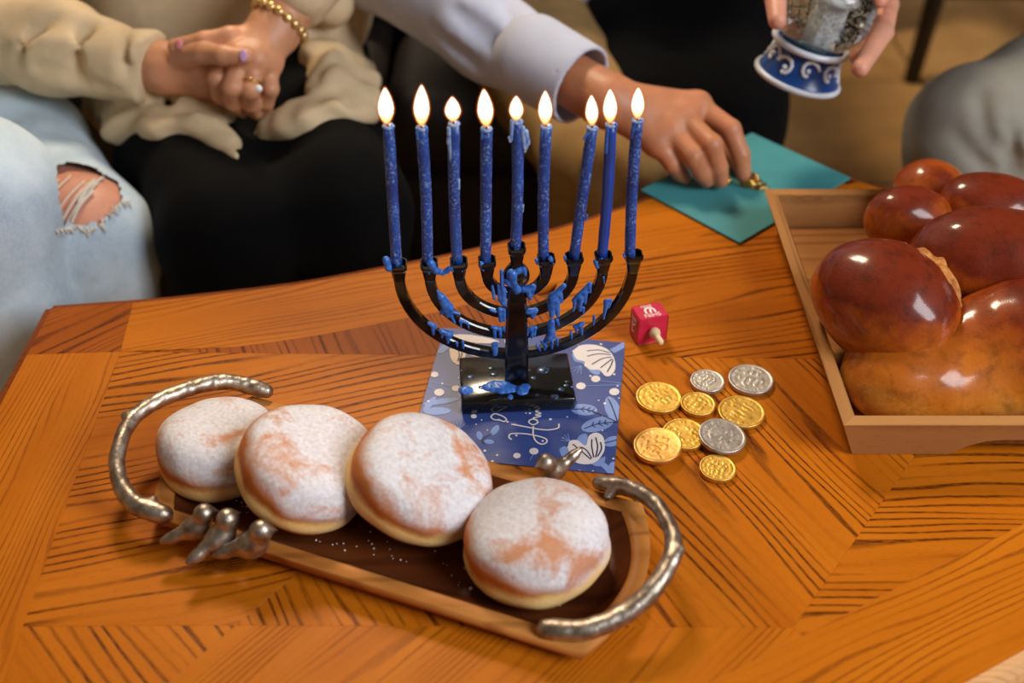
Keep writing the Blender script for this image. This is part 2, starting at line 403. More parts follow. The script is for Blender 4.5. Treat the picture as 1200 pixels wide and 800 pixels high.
def edge_mould(seg):
    n = len(seg); V, Fc = [], []; sec = [(0, 0.0165), (0.006, 0.0155), (0.010, 0.010), (0.011, 0), (0.009, -0.010), (0.004, -0.016), (0, -0.017)]
    o2 = offs([(p[0], p[1]) for p in seg], -1.0)
    for p, q in zip(seg, o2):
        d = Vector((q[0] - p[0], q[1] - p[1])); V += [(p[0] + d.x*a, p[1] + d.y*a, T - 0.017 + b) for a, b in sec]
    m = len(sec)
    for i in range(n - 1):
        for k in range(m): Fc.append((i*m + k, (i+1)*m + k, (i+1)*m + (k+1) % m, i*m + (k+1) % m))
    Fc.append(tuple(range(m))); Fc.append(tuple((n-1)*m + k for k in reversed(range(m)))); return V, Fc
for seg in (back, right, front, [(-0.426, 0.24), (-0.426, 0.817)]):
    part('edge_moulding', edge_mould(seg), m_edge if seg is not front else m_edge_lit, table, False)
part('apron', prism([(-0.38, 0.30), (0.05, 0.36), (0.70, 0.68), (0.66, 0.80), (0.27, 1.03), (0.05, 0.90), (-0.15, 0.82), (-0.38, 0.77)], T - 0.10, T - 0.0335), m_edge, table, False)
for x, y in ((-0.355, 0.74), (-0.355, 0.31), (0.64, 0.72), (0.25, 0.99)):
    part('leg', lathe([(0, 0.002), (0.018, 0.002), (0.022, 0.06), (0.018, 0.10), (0.032, 0.22), (0.020, 0.32), (0.034, 0.38), (0.034, 0.405), (0, 0.405)], 20, (x, y, 0)), m_edge, table)
# ------------------------------------------------------------------ greeting card with floral print
CZ = 0.0012
ca = math.radians(-7.5); cu = Vector((math.cos(ca), math.sin(ca), 0)); cv = Vector((-math.sin(ca), math.cos(ca), 0)); cc = Vector((0.009, 0.695, T))
def sq(h, s=0.0815): return [tuple(cc + cu*a*s + cv*b*s)[:2] for a, b in ((-1, -1), (1, -1), (1, 1), (-1, 1))]
m_card = plain('navy_card_print', (52, 72, 138), 0.42, 0.10, 30)
m_white = plain('card_white_ink', (226, 216, 214), 0.5, 0.05, 80)
m_lblue = plain('card_light_blue_ink', (126, 152, 210), 0.5, 0.08, 80)
m_navy = plain('card_dark_navy_ink', (22, 34, 84), 0.5, 0.08, 80)
m_peach = plain('card_cream_ink', (228, 204, 186), 0.5, 0.05, 80)
card = thing('greeting_card', 'square navy card with white flowers and script lettering under the menorah', 'card', (cc.x, cc.y, T))
part('sheet', prism(sq(0), T + 0.0002, T + CZ), m_card, card, False)
def Z7(x, y): p = P(490 + x/4.446, 380 + y/4.446, CZ); return Vector((p.x, p.y))
lim = 0.0812
def clip(poly):      # keep the print on the sheet
    for ax, sg in ((cu, 1), (cu, -1), (cv, 1), (cv, -1)):
        a2 = Vector((ax.x, ax.y)); c2 = Vector((cc.x, cc.y)); out = []
        dist = lambda p: (p - c2).dot(a2)*sg - lim
        for i in range(len(poly)):
            p, q = poly[i-1], poly[i]; dp, dq = dist(p), dist(q)
            if (dp <= 0) != (dq <= 0): out.append(p + (q - p)*(dp/(dp - dq)))
            if dq <= 0: out.append(q)
        poly = out
        if len(poly) < 3: return []
    return poly
def ink(polys, lvl):
    V, Fc = [], []; z = T + CZ + 0.00012*lvl
    for poly in polys:
        poly = clip([Vector(p) for p in poly])
        if len(poly) < 3: continue
        a = sum(poly[i-1].x*poly[i].y - poly[i].x*poly[i-1].y for i in range(len(poly)))
        if a < 0: poly = poly[::-1]
        z += 3e-7; k = len(V); V += [(p.x, p.y, z) for p in poly]; Fc.append(tuple(range(k, k + len(poly))))
    return V, Fc
def sm(pts): return [Vector(q[:2]) for q in spline([tuple(Z7(*p)) for p in pts] + [tuple(Z7(*pts[0]))], 5)[:-1]]
def stroke(pts, w=0.0010):
    c = [Vector(q) for q in spline([tuple(Z7(*p)) for p in pts], 5)]; L, R_ = [], []
    for i, p in enumerate(c):
        d = c[min(i+1, len(c)-1)] - c[max(i-1, 0)]; d.normalize(); n = Vector((-d.y, d.x))*w/2; L.append(p + n); R_.append(p - n)
    return [[R_[i], R_[i+1], L[i+1], L[i]] for i in range(len(c) - 1)]
def leaf(cx, cy, L, wd, ang):
    a = math.radians(ang); return [Z7(cx + math.cos(a)*L*math.cos(t) - math.sin(a)*wd*math.sin(t)*abs(math.sin(t))**0.2, cy + math.sin(a)*L*math.cos(t) + math.cos(a)*wd*math.sin(t)) for t in [2*math.pi*k/16 for k in range(16)]]
def disc(cx, cy, r): return [Z7(cx + r*1.12*math.cos(t), cy + r*0.8*math.sin(t)) for t in [2*math.pi*k/10 for k in range(10)]]
inkn = [0]
def printed(name, polys, lvl, mat, stuff=False):
    inkn[0] += 1; vf = ink(polys, lvl + inkn[0]*0.006)
    if vf[1]:
        o = part(name, vf, mat, card, False)
        if stuff: o['kind'] = 'stuff'
# back petals and stems
printed('printed_petal', [sm([(800, 150), (815, 190), (860, 205), (900, 250), (940, 262), (945, 235), (880, 190)])], 1, m_lblue)
printed('printed_petal', [sm([(735, 650), (760, 635), (800, 640), (840, 580), (880, 575), (870, 640), (790, 720), (750, 690)])], 1, m_lblue)
printed('printed_stem', stroke([(1010, 140), (1045, 122), (1085, 98)], 0.0062), 1, m_lblue)
printed('printed_stem', stroke([(945, 720), (975, 740), (1012, 782)], 0.005) + [sm([(900, 728), (940, 705), (975, 690), (965, 730), (935, 740)])], 2, m_lblue)
# white flowers
F1 = [(803, 140), (850, 110), (920, 108), (985, 130), (1020, 175), (1027, 230), (1005, 266), (975, 270), (945, 240), (900, 238), (866, 215), (868, 195), (825, 182)]
F2 = [(778, 640), (792, 608), (830, 605), (872, 632), (890, 582), (930, 565), (965, 590), (972, 650), (945, 700), (905, 726), (850, 728), (800, 705)]
F3 = [(163, 130), (190, 105), (240, 110), (248, 160), (228, 200), (202, 210), (172, 182)]
F4 = [(255, 120), (300, 100), (340, 130), (330, 165), (290, 168), (258, 150)]
F5 = [(170, 55), (260, 55), (380, 75), (420, 95), (330, 100), (230, 85)]
printed('printed_flower', [sm(F1)], 3, m_white); printed('printed_flower', [sm(F2)], 3, m_white)
printed('printed_flower', [sm(F3)], 3, m_peach); printed('printed_flower', [sm(F4)], 3, m_peach); printed('printed_flower', [sm(F5)], 3, m_white)
veins = []
for a in ([(1000, 150), (940, 135), (880, 140)], [(1005, 160), (940, 155), (880, 168)], [(1010, 172), (960, 180), (905, 210)], [(1012, 180), (980, 205), (950, 228)], [(1016, 185), (1005, 215), (985, 250)],
          [(900, 705), (860, 670), (805, 625)], [(905, 700), (880, 660), (850, 640)], [(915, 695), (905, 640), (905, 600)], [(925, 695), (935, 640), (925, 590)], [(935, 690), (955, 650), (950, 615)],
          [(205, 195), (215, 160), (205, 125)], [(212, 190), (228, 160), (225, 130)]): veins += stroke(a, 0.0011)
printed('printed_veins', veins, 4, m_navy, True)
for L in ((865, 445, 70, 30, 4), (935, 522, 88, 36, -14), (1012, 440, 68, 38, 68), (1012, 610, 46, 26, -15), (120, 402, 95, 14, -8), (100, 452, 72, 20, -2), (60, 415, 50, 16, -50),
          (1015, 745, 30, 24, -70), (400, 552, 32, 17, -52), (320, 580, 24, 16, 70), (370, 612, 26, 12, 5), (230, 575, 30, 12, 30), (140, 120, 45, 18, -40)):
    printed('printed_leaf', [leaf(*L)], 2, m_lblue)
lv = []
for a in ([(800, 445), (865, 443), (930, 462), (1040, 512)], [(865, 545), (935, 520), (1035, 510)], [(990, 385), (1015, 440), (1040, 512)], [(345, 625), (335, 600), (385, 570)], [(970, 620), (1050, 600)]): lv += stroke(a, 0.0010)
for bx, by in ((850, 443), (880, 446), (905, 452)): lv += stroke([(bx, by), (bx + 18, by - 12)], 0.0007) + stroke([(bx, by), (bx + 16, by + 14)], 0.0007)
for bx, by in ((905, 528), (940, 520), (970, 516)): lv += stroke([(bx, by), (bx + 10, by - 18)], 0.0007) + stroke([(bx, by), (bx + 22, by + 10)], 0.0007)
printed('printed_veins', lv, 4, m_navy, True)
printed('printed_fine_stems', stroke([(925, 290), (1065, 308)], 0.0006) + stroke([(850, 322), (1062, 314)], 0.0006) + stroke([(65, 300), (200, 332)], 0.0006) + stroke([(45, 318), (110, 352)], 0.0006) + stroke([(603, 668), (583, 708)], 0.0006)
        + stroke([(345, 625), (335, 600), (385, 570)], 0.0012) + sum([stroke([(215, 545), (215 + 45*math.cos(t), 545 + 38*math.sin(t))], 0.0006) for t in (3.4, 3.9, 4.4, 4.9, 5.4)], [])
        + sum([stroke([(850, 215), (850 + 55*math.cos(t), 215 + 45*math.sin(t))], 0.0006) for t in (1.6, 2.0, 2.4, 2.8)], []) + sum([stroke([(790, 610), (790 + 50*math.cos(t), 610 + 42*math.sin(t))], 0.0006) for t in (3.3, 3.7, 4.1, 4.5)], []), 2, m_lblue, True)
for b in ((85, 262, 19), (110, 355, 24), (197, 335, 20), (925, 285, 22), (848, 322, 23), (1022, 352, 24), (603, 662, 22), (515, 685, 18), (290, 480, 14)):
    printed('printed_berry', [disc(*b)], 3, m_white)
rs = random.Random(3); dots = []
for k in range(70):
    x, y = rs.uniform(20, 1060), rs.uniform(90, 770); dots.append(disc(x, y, rs.choice((4, 4, 5, 6, 7))))
printed('printed_dots', dots, 2, m_white, True)
H1 = [(488, 602), (474, 592), (482, 573), (540, 571), (610, 581), (664, 598), (668, 618), (640, 626), (610, 606), (599, 570), (600, 532)]
H2 = [(485, 522), (560, 536), (640, 550), (690, 551), (730, 541), (733, 520)]
for L_ in (stroke(H1, 0.0014) + stroke(H2, 0.0014), stroke([(622, 500), (590, 497), (576, 512), (600, 525), (624, 512), (608, 497), (598, 490)], 0.0013), stroke([(598, 490), (640, 480), (610, 474), (640, 466), (612, 456), (640, 446)], 0.0013),
           stroke([(428, 502), (392, 497), (380, 482), (402, 468), (442, 482), (460, 498), (446, 508), (416, 496)], 0.0013), [disc(466, 510, 6)]):
    printed('script_letter', L_, 5, m_white)
# ------------------------------------------------------------------ menorah
ma = math.radians(4.0); mu = Vector((math.cos(ma), math.sin(ma), 0)); mv = Vector((-math.sin(ma), math.cos(ma), 0)); mc = Vector((0.0035, 0.703, T + CZ + 0.0007))
MX = Matrix.Translation(mc) @ Matrix.Rotation(ma, 4, 'Z')
m_blk = M('black_enamel', rough=0.16, coat=0.5, coat_r=0.06); m_blk.out('col', m_blk.ramp(m_blk.noise(m_blk.coord(), 90), [(0.3, srgb(9, 9, 9)), (0.7, srgb(20, 18, 17))])); m_blk = m_blk.m
m_wax = M('blue_wax', rough=0.38, sss=0.25, ssss=0.004); m_wax.set('sssr', (0.2, 0.4, 1.0))
m_wax.out('col', m_wax.ramp(m_wax.noise(m_wax.coord(), 260), [(0.3, srgb(26, 74, 168)), (0.72, srgb(70, 132, 214))])); m_wax = m_wax.m
menorah = thing('menorah', 'black nine-branched menorah with melted blue wax standing on the navy card', 'menorah', mc)
part('base', xf(bevel_box(0.094, 0.060, 0.0125, 0.0022, 2, c=(0, 0, 0.00625)), MX), m_blk, menorah)
stem = [(0.0098, 0.0125, 0.0070), (0.0092, 0.060, 0.0068), (0.0076, 0.095, 0.0062), (0.0066, 0.108, 0.0056)]
V, Fc = [], []
for hx, z, hy in [(0.0100, 0.011, 0.0072)] + stem:
    c_ = 0.0016; V += [(-hx + c_, -hy, z), (hx - c_, -hy, z), (hx, -hy + c_, z), (hx, hy - c_, z), (hx - c_, hy, z), (-hx + c_, hy, z), (-hx, hy - c_, z), (-hx, -hy + c_, z)]
for i in range(4):
    for k in range(8): Fc.append((i*8 + k, i*8 + (k+1) % 8, (i+1)*8 + (k+1) % 8, (i+1)*8 + k))
Fc += [tuple(reversed(range(8))), tuple(range(32, 40))]
part('stem', xf((V, Fc), MX), m_blk, menorah, False)
part('knob', xf(surf(uni([ell((0, 0, 0.117), (0.0105, 0.0085, 0.0115)), cap((0, 0, 0.104), (0, 0, 0.130), 0.0055, 0.0045)], 0.003), 0.0011), MX), m_blk, menorah)
def cup(x, z, ang=0.0, s=1.0):
    rows = [(0.0034, -0.0150), (0.0042, -0.0130), (0.0056, -0.0040), (0.0064, -0.0022), (0.0068, 0.0), (0.0068, 0.0022), (0.0058, 0.0022), (0.0050, -0.0020)]
    V, Fc = [], []
    for r, h in rows:
        c_ = r*0.35; r *= s
        V += [(-r + c_, -r, h), (r - c_, -r, h), (r, -r + c_, h), (r, r - c_, h), (r - c_, r, h), (-r + c_, r, h), (-r, r - c_, h), (-r, -r + c_, h)]
    for i in range(len(rows) - 1):
        for k in range(8): Fc.append((i*8 + k, i*8 + (k+1) % 8, (i+1)*8 + (k+1) % 8, (i+1)*8 + k))
    Fc += [tuple(reversed(range(8))), tuple(range((len(rows)-1)*8, len(rows)*8))]
    # two little corner prongs
    pr = [bevel_box(0.0016, 0.0016, 0.0042, 0.0005, 1, c=(sx*0.0060*s, -0.0056*s, 0.0020)) for sx in (-1, 1)]
    return xf(join((V, Fc), *pr), MX @ Matrix.Translation((x, 0, z)) @ Matrix.Rotation(ang, 4, 'Y'))
ZC = 0.1310
radii = [0.0908, 0.0672, 0.0445, 0.0228]
for r in radii:
    for s in (-1, 1):
        pts = [(s*r*math.cos(t), 0, ZC - 0.011 - r*0.90*math.sin(t)) for t in [math.pi/2*k/18 for k in range(19)]]
        pts = [(s*r, 0, ZC - 0.006)] + pts
        pts[-1] = (s*0.004, 0, pts[-1][2])
        w = 0.0042; sec = [(-w, -w*0.6), (-w*0.75, -w*0.85), (w*0.75, -w*0.85), (w, -w*0.6), (w, w*0.6), (w*0.75, w*0.85), (-w*0.75, w*0.85), (-w, w*0.6)]
        part('branch', xf(tube(pts, 1.0, up=(0, 1, 0), sect=sec), MX), m_blk, menorah, False)
cups = [(-radii[0], ZC), (-radii[1], ZC), (-radii[2], ZC), (-radii[3], ZC), (0.0, 0.1425), (radii[3], ZC), (radii[2], ZC), (radii[1], ZC), (radii[0], ZC)]
for x, z in cups: part('candle_cup', cup(x, z, 0.0, 1.0), m_blk, menorah, False)
# ---- melted wax on the menorah: clumps of drips, positions read off its front face
fn = mv
def MP(px, py, d=-0.0048):       # point on the vertical plane of the menorah, d in front of its middle plane
    r = ray(px, py); q = mc + mv*d; t = (q - O).dot(mv)/r.dot(mv); return O + r*t
def zz2(x, y): return (430 + x/2.76, 270 + y/2.76)
def clump(pts, k=0.0012, h=0.0007):
    prims = []
    for it in pts:
        if len(it) == 3: p = MP(*zz2(it[0], it[1])); prims.append(ell(p, (it[2], it[2]*0.8, it[2])))
        else: prims.append(cap(MP(*zz2(it[0], it[1])), MP(*zz2(it[2], it[3])), it[4], it[5]))
    return surf(uni(prims, k), h)
clumps = [
 [(435, 130, 440, 235, .0015, .0022), (442, 190, 445, 240, .0022, .0015), (425, 180, 430, 225, .0012, .0016), (405, 180, 412, 218, .0012, .0015)],
 [(470, 140, 488, 190, .0045, .0035), (455, 165, 470, 175, .003, .003), (490, 130, 505, 125, .003, .002), (480, 185, 483, 200, .003, .002), (508, 125, 512, 145, .0022, .0014)],
 [(505, 190, 535, 185, .0028, .0026), (520, 190, 528, 220, .0026, .0016), (540, 180, 535, 208, .002, .0012)],
 [(520, 262, 545, 258, .0024, .0024), (532, 262, 535, 282, .0022, .0014), (545, 262, 543, 276, .0014, .001)],
 [(430, 255, 432, 292, .002, .0015), (442, 258, 444, 290, .002, .0013), (400, 256, 415, 262, .0014, .0014)],
 [(405, 312, 425, 318, .0014, .0016), (412, 316, 414, 346, .0018, .0013), (430, 318, 432, 345, .0017, .0012), (442, 315, 445, 326, .0016, .001)],
 [(408, 368, 418, 366, .0018, .0018), (410, 378, 412, 402, .0018, .0013), (418, 376, 418, 400, .0017, .0012)],
 [(205, 105, 225, 130, .0032, .0028), (225, 130, 245, 138, .0028, .0016), (245, 138, 268, 122, .0018, .0022), (205, 120, 200, 140, .0016, .001), (262, 135, 245, 135, .0012, .0012)],
 [(228, 195, 250, 235, .0012, .003), (240, 215, 262, 275, .0034, .0018), (255, 240, 240, 268, .003, .0014), (262, 255, 285, 300, .0022, .0009), (272, 262, 300, 270, .002, .001), (250, 225, 270, 250, .003, .003)],
 [(200, 300, 222, 312, .0016, .0016), (212, 305, 215, 335, .002, .0011), (240, 325, 268, 335, .0022, .0024), (262, 335, 262, 362, .0026, .0013), (245, 328, 243, 346, .0016, .001), (275, 330, 272, 345, .0015, .001)],
 [(300, 292, 318, 296, .0012, .0012), (303, 295, 304, 312, .0012, .0009), (325, 300, 330, 316, .0012, .0008), (310, 360, 312, 380, .0014, .001), (290, 362, 292, 374, .0012, .0009)],
 [(600, 215, 638, 178, .0032, .002), (600, 215, 598, 275, .0034, .0022), (612, 225, 618, 275, .003, .0016), (590, 235, 588, 258, .0018, .0012), (625, 205, 630, 230, .0022, .0013)],
 [(598, 295, 592, 345, .0026, .0034), (590, 345, 578, 356, .003, .002), (602, 320, 606, 345, .0018, .0012), (588, 300, 590, 320, .0016, .0016)],
 [(668, 225, 722, 172, .0016, .0018), (690, 215, 688, 258, .0030, .0014), (705, 200, 706, 235, .0026, .0012), (720, 180, 722, 200, .0018, .0011), (672, 230, 668, 260, .0016, .001), (700, 250, 700, 270, .0014, .0008)],
 [(770, 230, 785, 225, .0014, .0014), (775, 230, 765, 285, .0022, .0010), (790, 225, 783, 248, .0013, .0009), (735, 278, 732, 305, .0014, .0009)],
 [(670, 310, 700, 300, .0014, .0016), (690, 305, 695, 335, .0022, .0012), (676, 312, 678, 330, .0016, .001), (660, 330, 662, 350, .0014, .0009), (615, 352, 616, 372, .0013, .0009), (598, 360, 598, 382, .0015, .001), (575, 365, 575, 385, .0013, .001)],
 [(530, 318, 545, 314, .0016, .0016), (532, 318, 533, 345, .0017, .0012), (544, 316, 543, 338, .0014, .001), (520, 320, 518, 340, .0013, .001), (614, 290, 620, 305, .0017, .0012)],
 [(565, 360, 580, 375, .0013, .0013), (550, 372, 560, 388, .0013, .001)],
 [(62, 95, 70, 122, .003, .0026), (70, 120, 80, 128, .0026, .0016)],
 [(592, 90, 600, 105, .0022, .0018), (548, 95, 552, 108, .0016, .0012)],
 [(740, 100, 745, 118, .0022, .0016), (752, 95, 760, 92, .001, .001), (765, 150, 768, 172, .0009, .0006)],
 [(640, 85, 643, 100, .0013, .001), (830, 75, 834, 90, .001, .0008), (370, 108, 376, 128, .0022, .0012), (275, 118, 278, 132, .002, .001), (310, 120, 308, 132, .0016, .001)],
]
for c_ in clumps: part('melted_wax', clump(c_), m_wax, menorah)
def MB_(x, y, h=0.0130): p = P(490 + x/4.446, 380 + y/4.446, h + CZ); return p
pool = [(400, 325, .007), (440, 330, .008), (475, 335, .006), (360, 330, .005), (540, 345, .006), (560, 325, .004), (480, 380, .003), (245, 345, .0055), (270, 350, .003)]
def flat(lst, f=0.42): return surf(rough(uni([ell(MB_(x, y) , (r, r, r*f)) for x, y, r in lst], 0.002), 0.0005, 900, 5), 0.0007)
part('melted_wax', flat(pool), m_wax, menorah)
m_drop = M('dark_wax_film', rough=0.25); m_drop.out('col', m_drop.ramp(m_drop.noise(m_drop.coord(), 300), [(0.35, srgb(20, 30, 52)), (0.7, srgb(70, 96, 130))])); m_drop = m_drop.m
for x, y, r in ((650, 240, .0060), (395, 262, .0046), (380, 230, .004), (272, 275, .0036), (600, 280, .0032), (710, 378, .004), (745, 340, .0036), (770, 320, .0030), (775, 300, .0026), (575, 240, .0028), (330, 330, .0036), (620, 370, .0026), (680, 380, .0018), (300, 380, .0018), (690, 195, .0016), (720, 240, .0014), (690, 300, .0016), (620, 320, .0015), (225, 240, .0014), (290, 215, .0014)):
    q = MB_(x, y, 0.0126); part('wax_spot', xf(lathe([(0, 0), (r, 0), (r*.86, r*.16), (r*.5, r*.28), (0, r*.32)], 14), Matrix.Translation(q) @ Matrix.Diagonal((1, .85, 1, 1))), m_drop, menorah)
part('melted_wax', surf(uni([cap(MB_(795, 340, .010), MB_(803, 372, .002), .0022, .0014), cap(MB_(800, 330, .012), MB_(812, 345, .006), .0016, .001)], .001), 0.0007), m_wax, menorah)
# ------------------------------------------------------------------ candles
m_cand = M('speckled_blue_candle', rough=0.42, sss=0.12, ssss=0.003); m_cand.set('sssr', (0.2, 0.4, 1.0))
vv = m_cand.coord(); sp = m_cand.math('MULTIPLY', m_cand.ramp(m_cand.noise(vv, 520, 3, 0.6), [(0.51, 0.0), (0.68, 1.0)]), m_cand.ramp(m_cand.noise(vv, 60, 2), [(0.36, 0.12), (0.58, 0.85)]))
m_cand.out('col', m_cand.mix(sp, m_cand.ramp(m_cand.noise(vv, 45, 2), [(0.3, srgb(16, 48, 124)), (0.7, srgb(30, 76, 164))]), srgb(146, 180, 226))); m_cand.bump(sp, 0.2, 0.0003); m_cand = m_cand.m
m_candp = plain('smooth_blue_candle', (24, 66, 156), 0.3, 0.15, 40)
m_wick = plain('charred_wick', (20, 14, 12), 0.9)
m_paler = M('pale_molten_wax', rough=0.2, sss=0.3, ssss=0.004); m_paler.out('col', m_paler.ramp(m_paler.noise(m_paler.coord(), 200), [(0.3, srgb(70, 120, 200)), (0.7, srgb(176, 200, 232))])); m_paler = m_paler.m
# flame: a white-hot core inside a thin orange shell
m_core = bpy.data.materials.new('flame_core'); m_core.use_nodes = True; nt = m_core.node_tree; nt.nodes.clear()
tc = nt.nodes.new('ShaderNodeTexCoord'); sp_ = nt.nodes.new('ShaderNodeSeparateXYZ'); nt.links.new(tc.outputs['Generated'], sp_.inputs[0])
rp = nt.nodes.new('ShaderNodeValToRGB'); e = rp.color_ramp.elements; e[0].position = 0.0; e[0].color = (0.35, 0.16, 0.05, 1); e[1].position = 0.42; e[1].color = (1.0, 0.93, 0.78, 1)
x_ = e.new(0.2); x_.color = (0.85, 0.50, 0.20, 1)
nt.links.new(sp_.outputs[2], rp.inputs[0]); em = nt.nodes.new('ShaderNodeEmission'); em.inputs[1].default_value = 5.0; nt.links.new(rp.outputs[0], em.inputs[0])
ou = nt.nodes.new('ShaderNodeOutputMaterial'); nt.links.new(em.outputs[0], ou.inputs[0])
m_shell = bpy.data.materials.new('flame_shell'); m_shell.use_nodes = True; nt = m_shell.node_tree; nt.nodes.clear()
em = nt.nodes.new('ShaderNodeEmission'); em.inputs[0].default_value = (1.0, 0.30, 0.035, 1); em.inputs[1].default_value = 1.2
tr = nt.nodes.new('ShaderNodeBsdfTransparent'); ad = nt.nodes.new('ShaderNodeMixShader'); ad.inputs[0].default_value = 0.42
ou = nt.nodes.new('ShaderNodeOutputMaterial'); nt.links.new(tr.outputs[0], ad.inputs[1]); nt.links.new(em.outputs[0], ad.inputs[2]); nt.links.new(ad.outputs[0], ou.inputs[0])
m_out = bpy.data.materials.new('flame_outer_glow'); m_out.use_nodes = True; nt = m_out.node_tree; nt.nodes.clear()
em = nt.nodes.new('ShaderNodeEmission'); em.inputs[0].default_value = (1.0, 0.16, 0.012, 1); em.inputs[1].default_value = 0.5
tr = nt.nodes.new('ShaderNodeBsdfTransparent'); ad = nt.nodes.new('ShaderNodeMixShader'); ad.inputs[0].default_value = 0.16
ou = nt.nodes.new('ShaderNodeOutputMaterial'); nt.links.new(tr.outputs[0], ad.inputs[1]); nt.links.new(em.outputs[0], ad.inputs[2]); nt.links.new(ad.outputs[0], ou.inputs[0])
def flame(base, tip, w, g=0.0):
    b, t = Vector(base), Vector(tip); L = (t - b).length; ax = (t - b).normalized()
    prof = [(0, -g), (w*0.22 + g*0.7, -g*0.6 + 0.0), (w*0.62 + g, L*0.12), (w*0.92 + g, L*0.28), (w + g, L*0.42), (w*0.90 + g, L*0.58), (w*0.66 + g, L*0.75), (w*0.34 + g*0.9, L*0.90), (w*0.10 + g*0.6, L*0.985 + g*0.6), (0, L + g*1.3)]
    q = ax.to_track_quat('Z', 'Y').to_matrix().to_4x4()
    return xf(lathe(prof, 20), Matrix.Translation(b) @ q)
# (cup index, shaft bottom px, shaft top px, flame base px, flame tip px, flame half width px)
cand = [
 (465, 312, 455, 148, 453, 143, 451, 103, 8.5, 'leftmost lit blue candle, at the tip of the outer left menorah arm'),
 (501, 310, 494, 150, 494, 145, 494, 100, 8.5, 'lit blue candle second from the left, with the tallest flame'),
 (536, 311, 532, 145, 531, 140, 530, 114, 8.5, 'lit blue candle third from the left with a short round flame'),
 (569, 309, 570, 151, 570, 146, 567, 105, 8.5, 'lit blue candle just left of the raised middle candle'),
 (604, 293, 606, 142, 605, 139, 605, 113, 7.5, 'raised middle candle of the menorah, burnt down unevenly with a wax flag at its side'),
 (637, 307, 640, 148, 639, 144, 639, 107, 7.5, 'lit blue candle just right of the raised middle candle'),
 (672, 306, 694, 150, 694, 145, 693, 112, 6.8, 'lit blue candle leaning to the right, third from the right'),
 (705, 304, 716, 146, 715, 142, 715, 105, 7.5, 'smooth unspeckled lit blue candle second from the right'),
 (738, 303, 747, 141, 747, 137, 748, 103, 7.0, 'rightmost lit blue candle, at the tip of the outer right menorah arm')]
drips = {0: [(-2, 152, -2, 162, 2.6, 2.0), (4, 148, 4, 154, 2.4, 1.6)], 1: [(-5, 152, -5, 160, 2.2, 1.6), (5, 150, 6, 154, 2.4, 1.6), (-4, 170, -3, 178, 1.8, 1.2)],
 2: [(-6, 148, -5, 172, 2.6, 3.0), (-5, 172, -3, 196, 3.0, 1.8), (3, 146, 3, 160, 2.4, 1.6), (-6, 160, -7, 164, 3.0, 2.6), (4, 205, 4, 216, 1.8, 1.6)], 3: [(-5, 152, -5, 160, 2.2, 1.6), (5, 152, 5, 158, 2.2, 1.4), (-4, 180, -4, 198, 1.6, 2.0)],
 4: [(-6, 140, -7, 160, 2.6, 2.0), (-9, 158, -8, 162, 2.2, 1.8), (6, 148, 9, 170, 3.4, 2.6), (10, 152, 13, 165, 3.2, 2.6), (12, 165, 9, 174, 2.6, 1.8), (-1, 142, 3, 140, 3.0, 3.0), (8, 236, 8, 244, 1.8, 1.2)], 5: [(-5, 150, -5, 158, 2.2, 1.6), (5, 149, 5, 156, 2.2, 1.4), (-4, 192, -4, 200, 1.8, 1.4)],
 6: [(-4, 152, -9, 160, 2.0, 1.4), (4, 150, 5, 158, 2.2, 1.4), (8, 248, 8, 254, 1.6, 1.2)], 7: [(-4, 148, -4, 174, 2.2, 2.6), (-3, 174, -3, 178, 2.6, 1.4), (5, 144, 5, 152, 2.2, 1.4), (-1, 208, -1, 216, 1.8, 1.2)], 8: [(-4, 142, -6, 158, 2.2, 1.4), (3, 140, 4, 150, 2.2, 1.4), (-5, 200, -5, 206, 1.6, 1.2)]}
PXM = 0.79/1300
for i, (bx, by, tx, ty, fx, fy, gx, gy, fw, lab) in enumerate(cand):
    b = MP(bx, by, 0.0); tpt = MP(tx, ty, 0.0); b.z = max(b.z, mc.z + cups[i][1] - 0.0018)
    t = thing('candle', lab, 'candle', b, 'lit blue candles in the menorah')
    n = 14; rr = 0.0042
    pts = [b.lerp(tpt, k/n) for k in range(n + 1)]
    bend = 0.0012*math.sin(i*2.1)
    pts = [p + mu*bend*math.sin(math.pi*k/n) for k, p in enumerate(pts)]
    part('shaft', tube(pts, [rr*(1 + 0.03*math.sin(k*2.3 + i)) for k in range(n)] + [rr*0.86], 16), m_candp if i == 7 else m_cand, t)
    tl = (tpt - b).normalized()
    part('molten_rim', xf(lathe([(0, -0.0004), (rr*0.9, -0.0012), (rr*1.06, 0.0), (rr*0.9, 0.0012), (rr*0.55, 0.0006), (0, 0.0002)], 16), Matrix.Translation(tpt) @ tl.to_track_quat('Z', 'Y').to_matrix().to_4x4()), m_paler, t)
    pr = []
    for (dx, y0, ex, y1, r0, r1) in drips[i]:
        f0 = (y0 - ty)/(by - ty); f1 = (y1 - ty)/(by - ty)
        p0 = tpt.lerp(b, f0) + mu*dx*PXM - mv*0.0022; p1 = tpt.lerp(b, f1) + mu*ex*PXM - mv*0.0022
        pr.append(cap(p0, p1, r0*PXM, r1*PXM))
    for q in pr: part('wax_drip', surf(q, 0.0006), m_paler if i in (2, 4) else m_wax, t)
    part('wick', tube([tpt, MP(fx, fy - 1, 0), MP((fx + gx)/2, fy - 6, 0)], [0.0008, 0.0007, 0.0005], 6), m_wick, t)
    fl_ = part('flame', flame(MP(fx, fy + 1, 0), MP(gx, gy, 0), fw*PXM), m_core, t)
    part('flame_edge', flame(MP(fx, fy + 1, 0), MP(gx, gy, 0), fw*PXM, 0.0007), m_shell, fl_)
    part('flame_edge', flame(MP(fx, fy + 1, 0), MP(gx, gy, 0), fw*PXM, 0.0015), m_out, fl_)
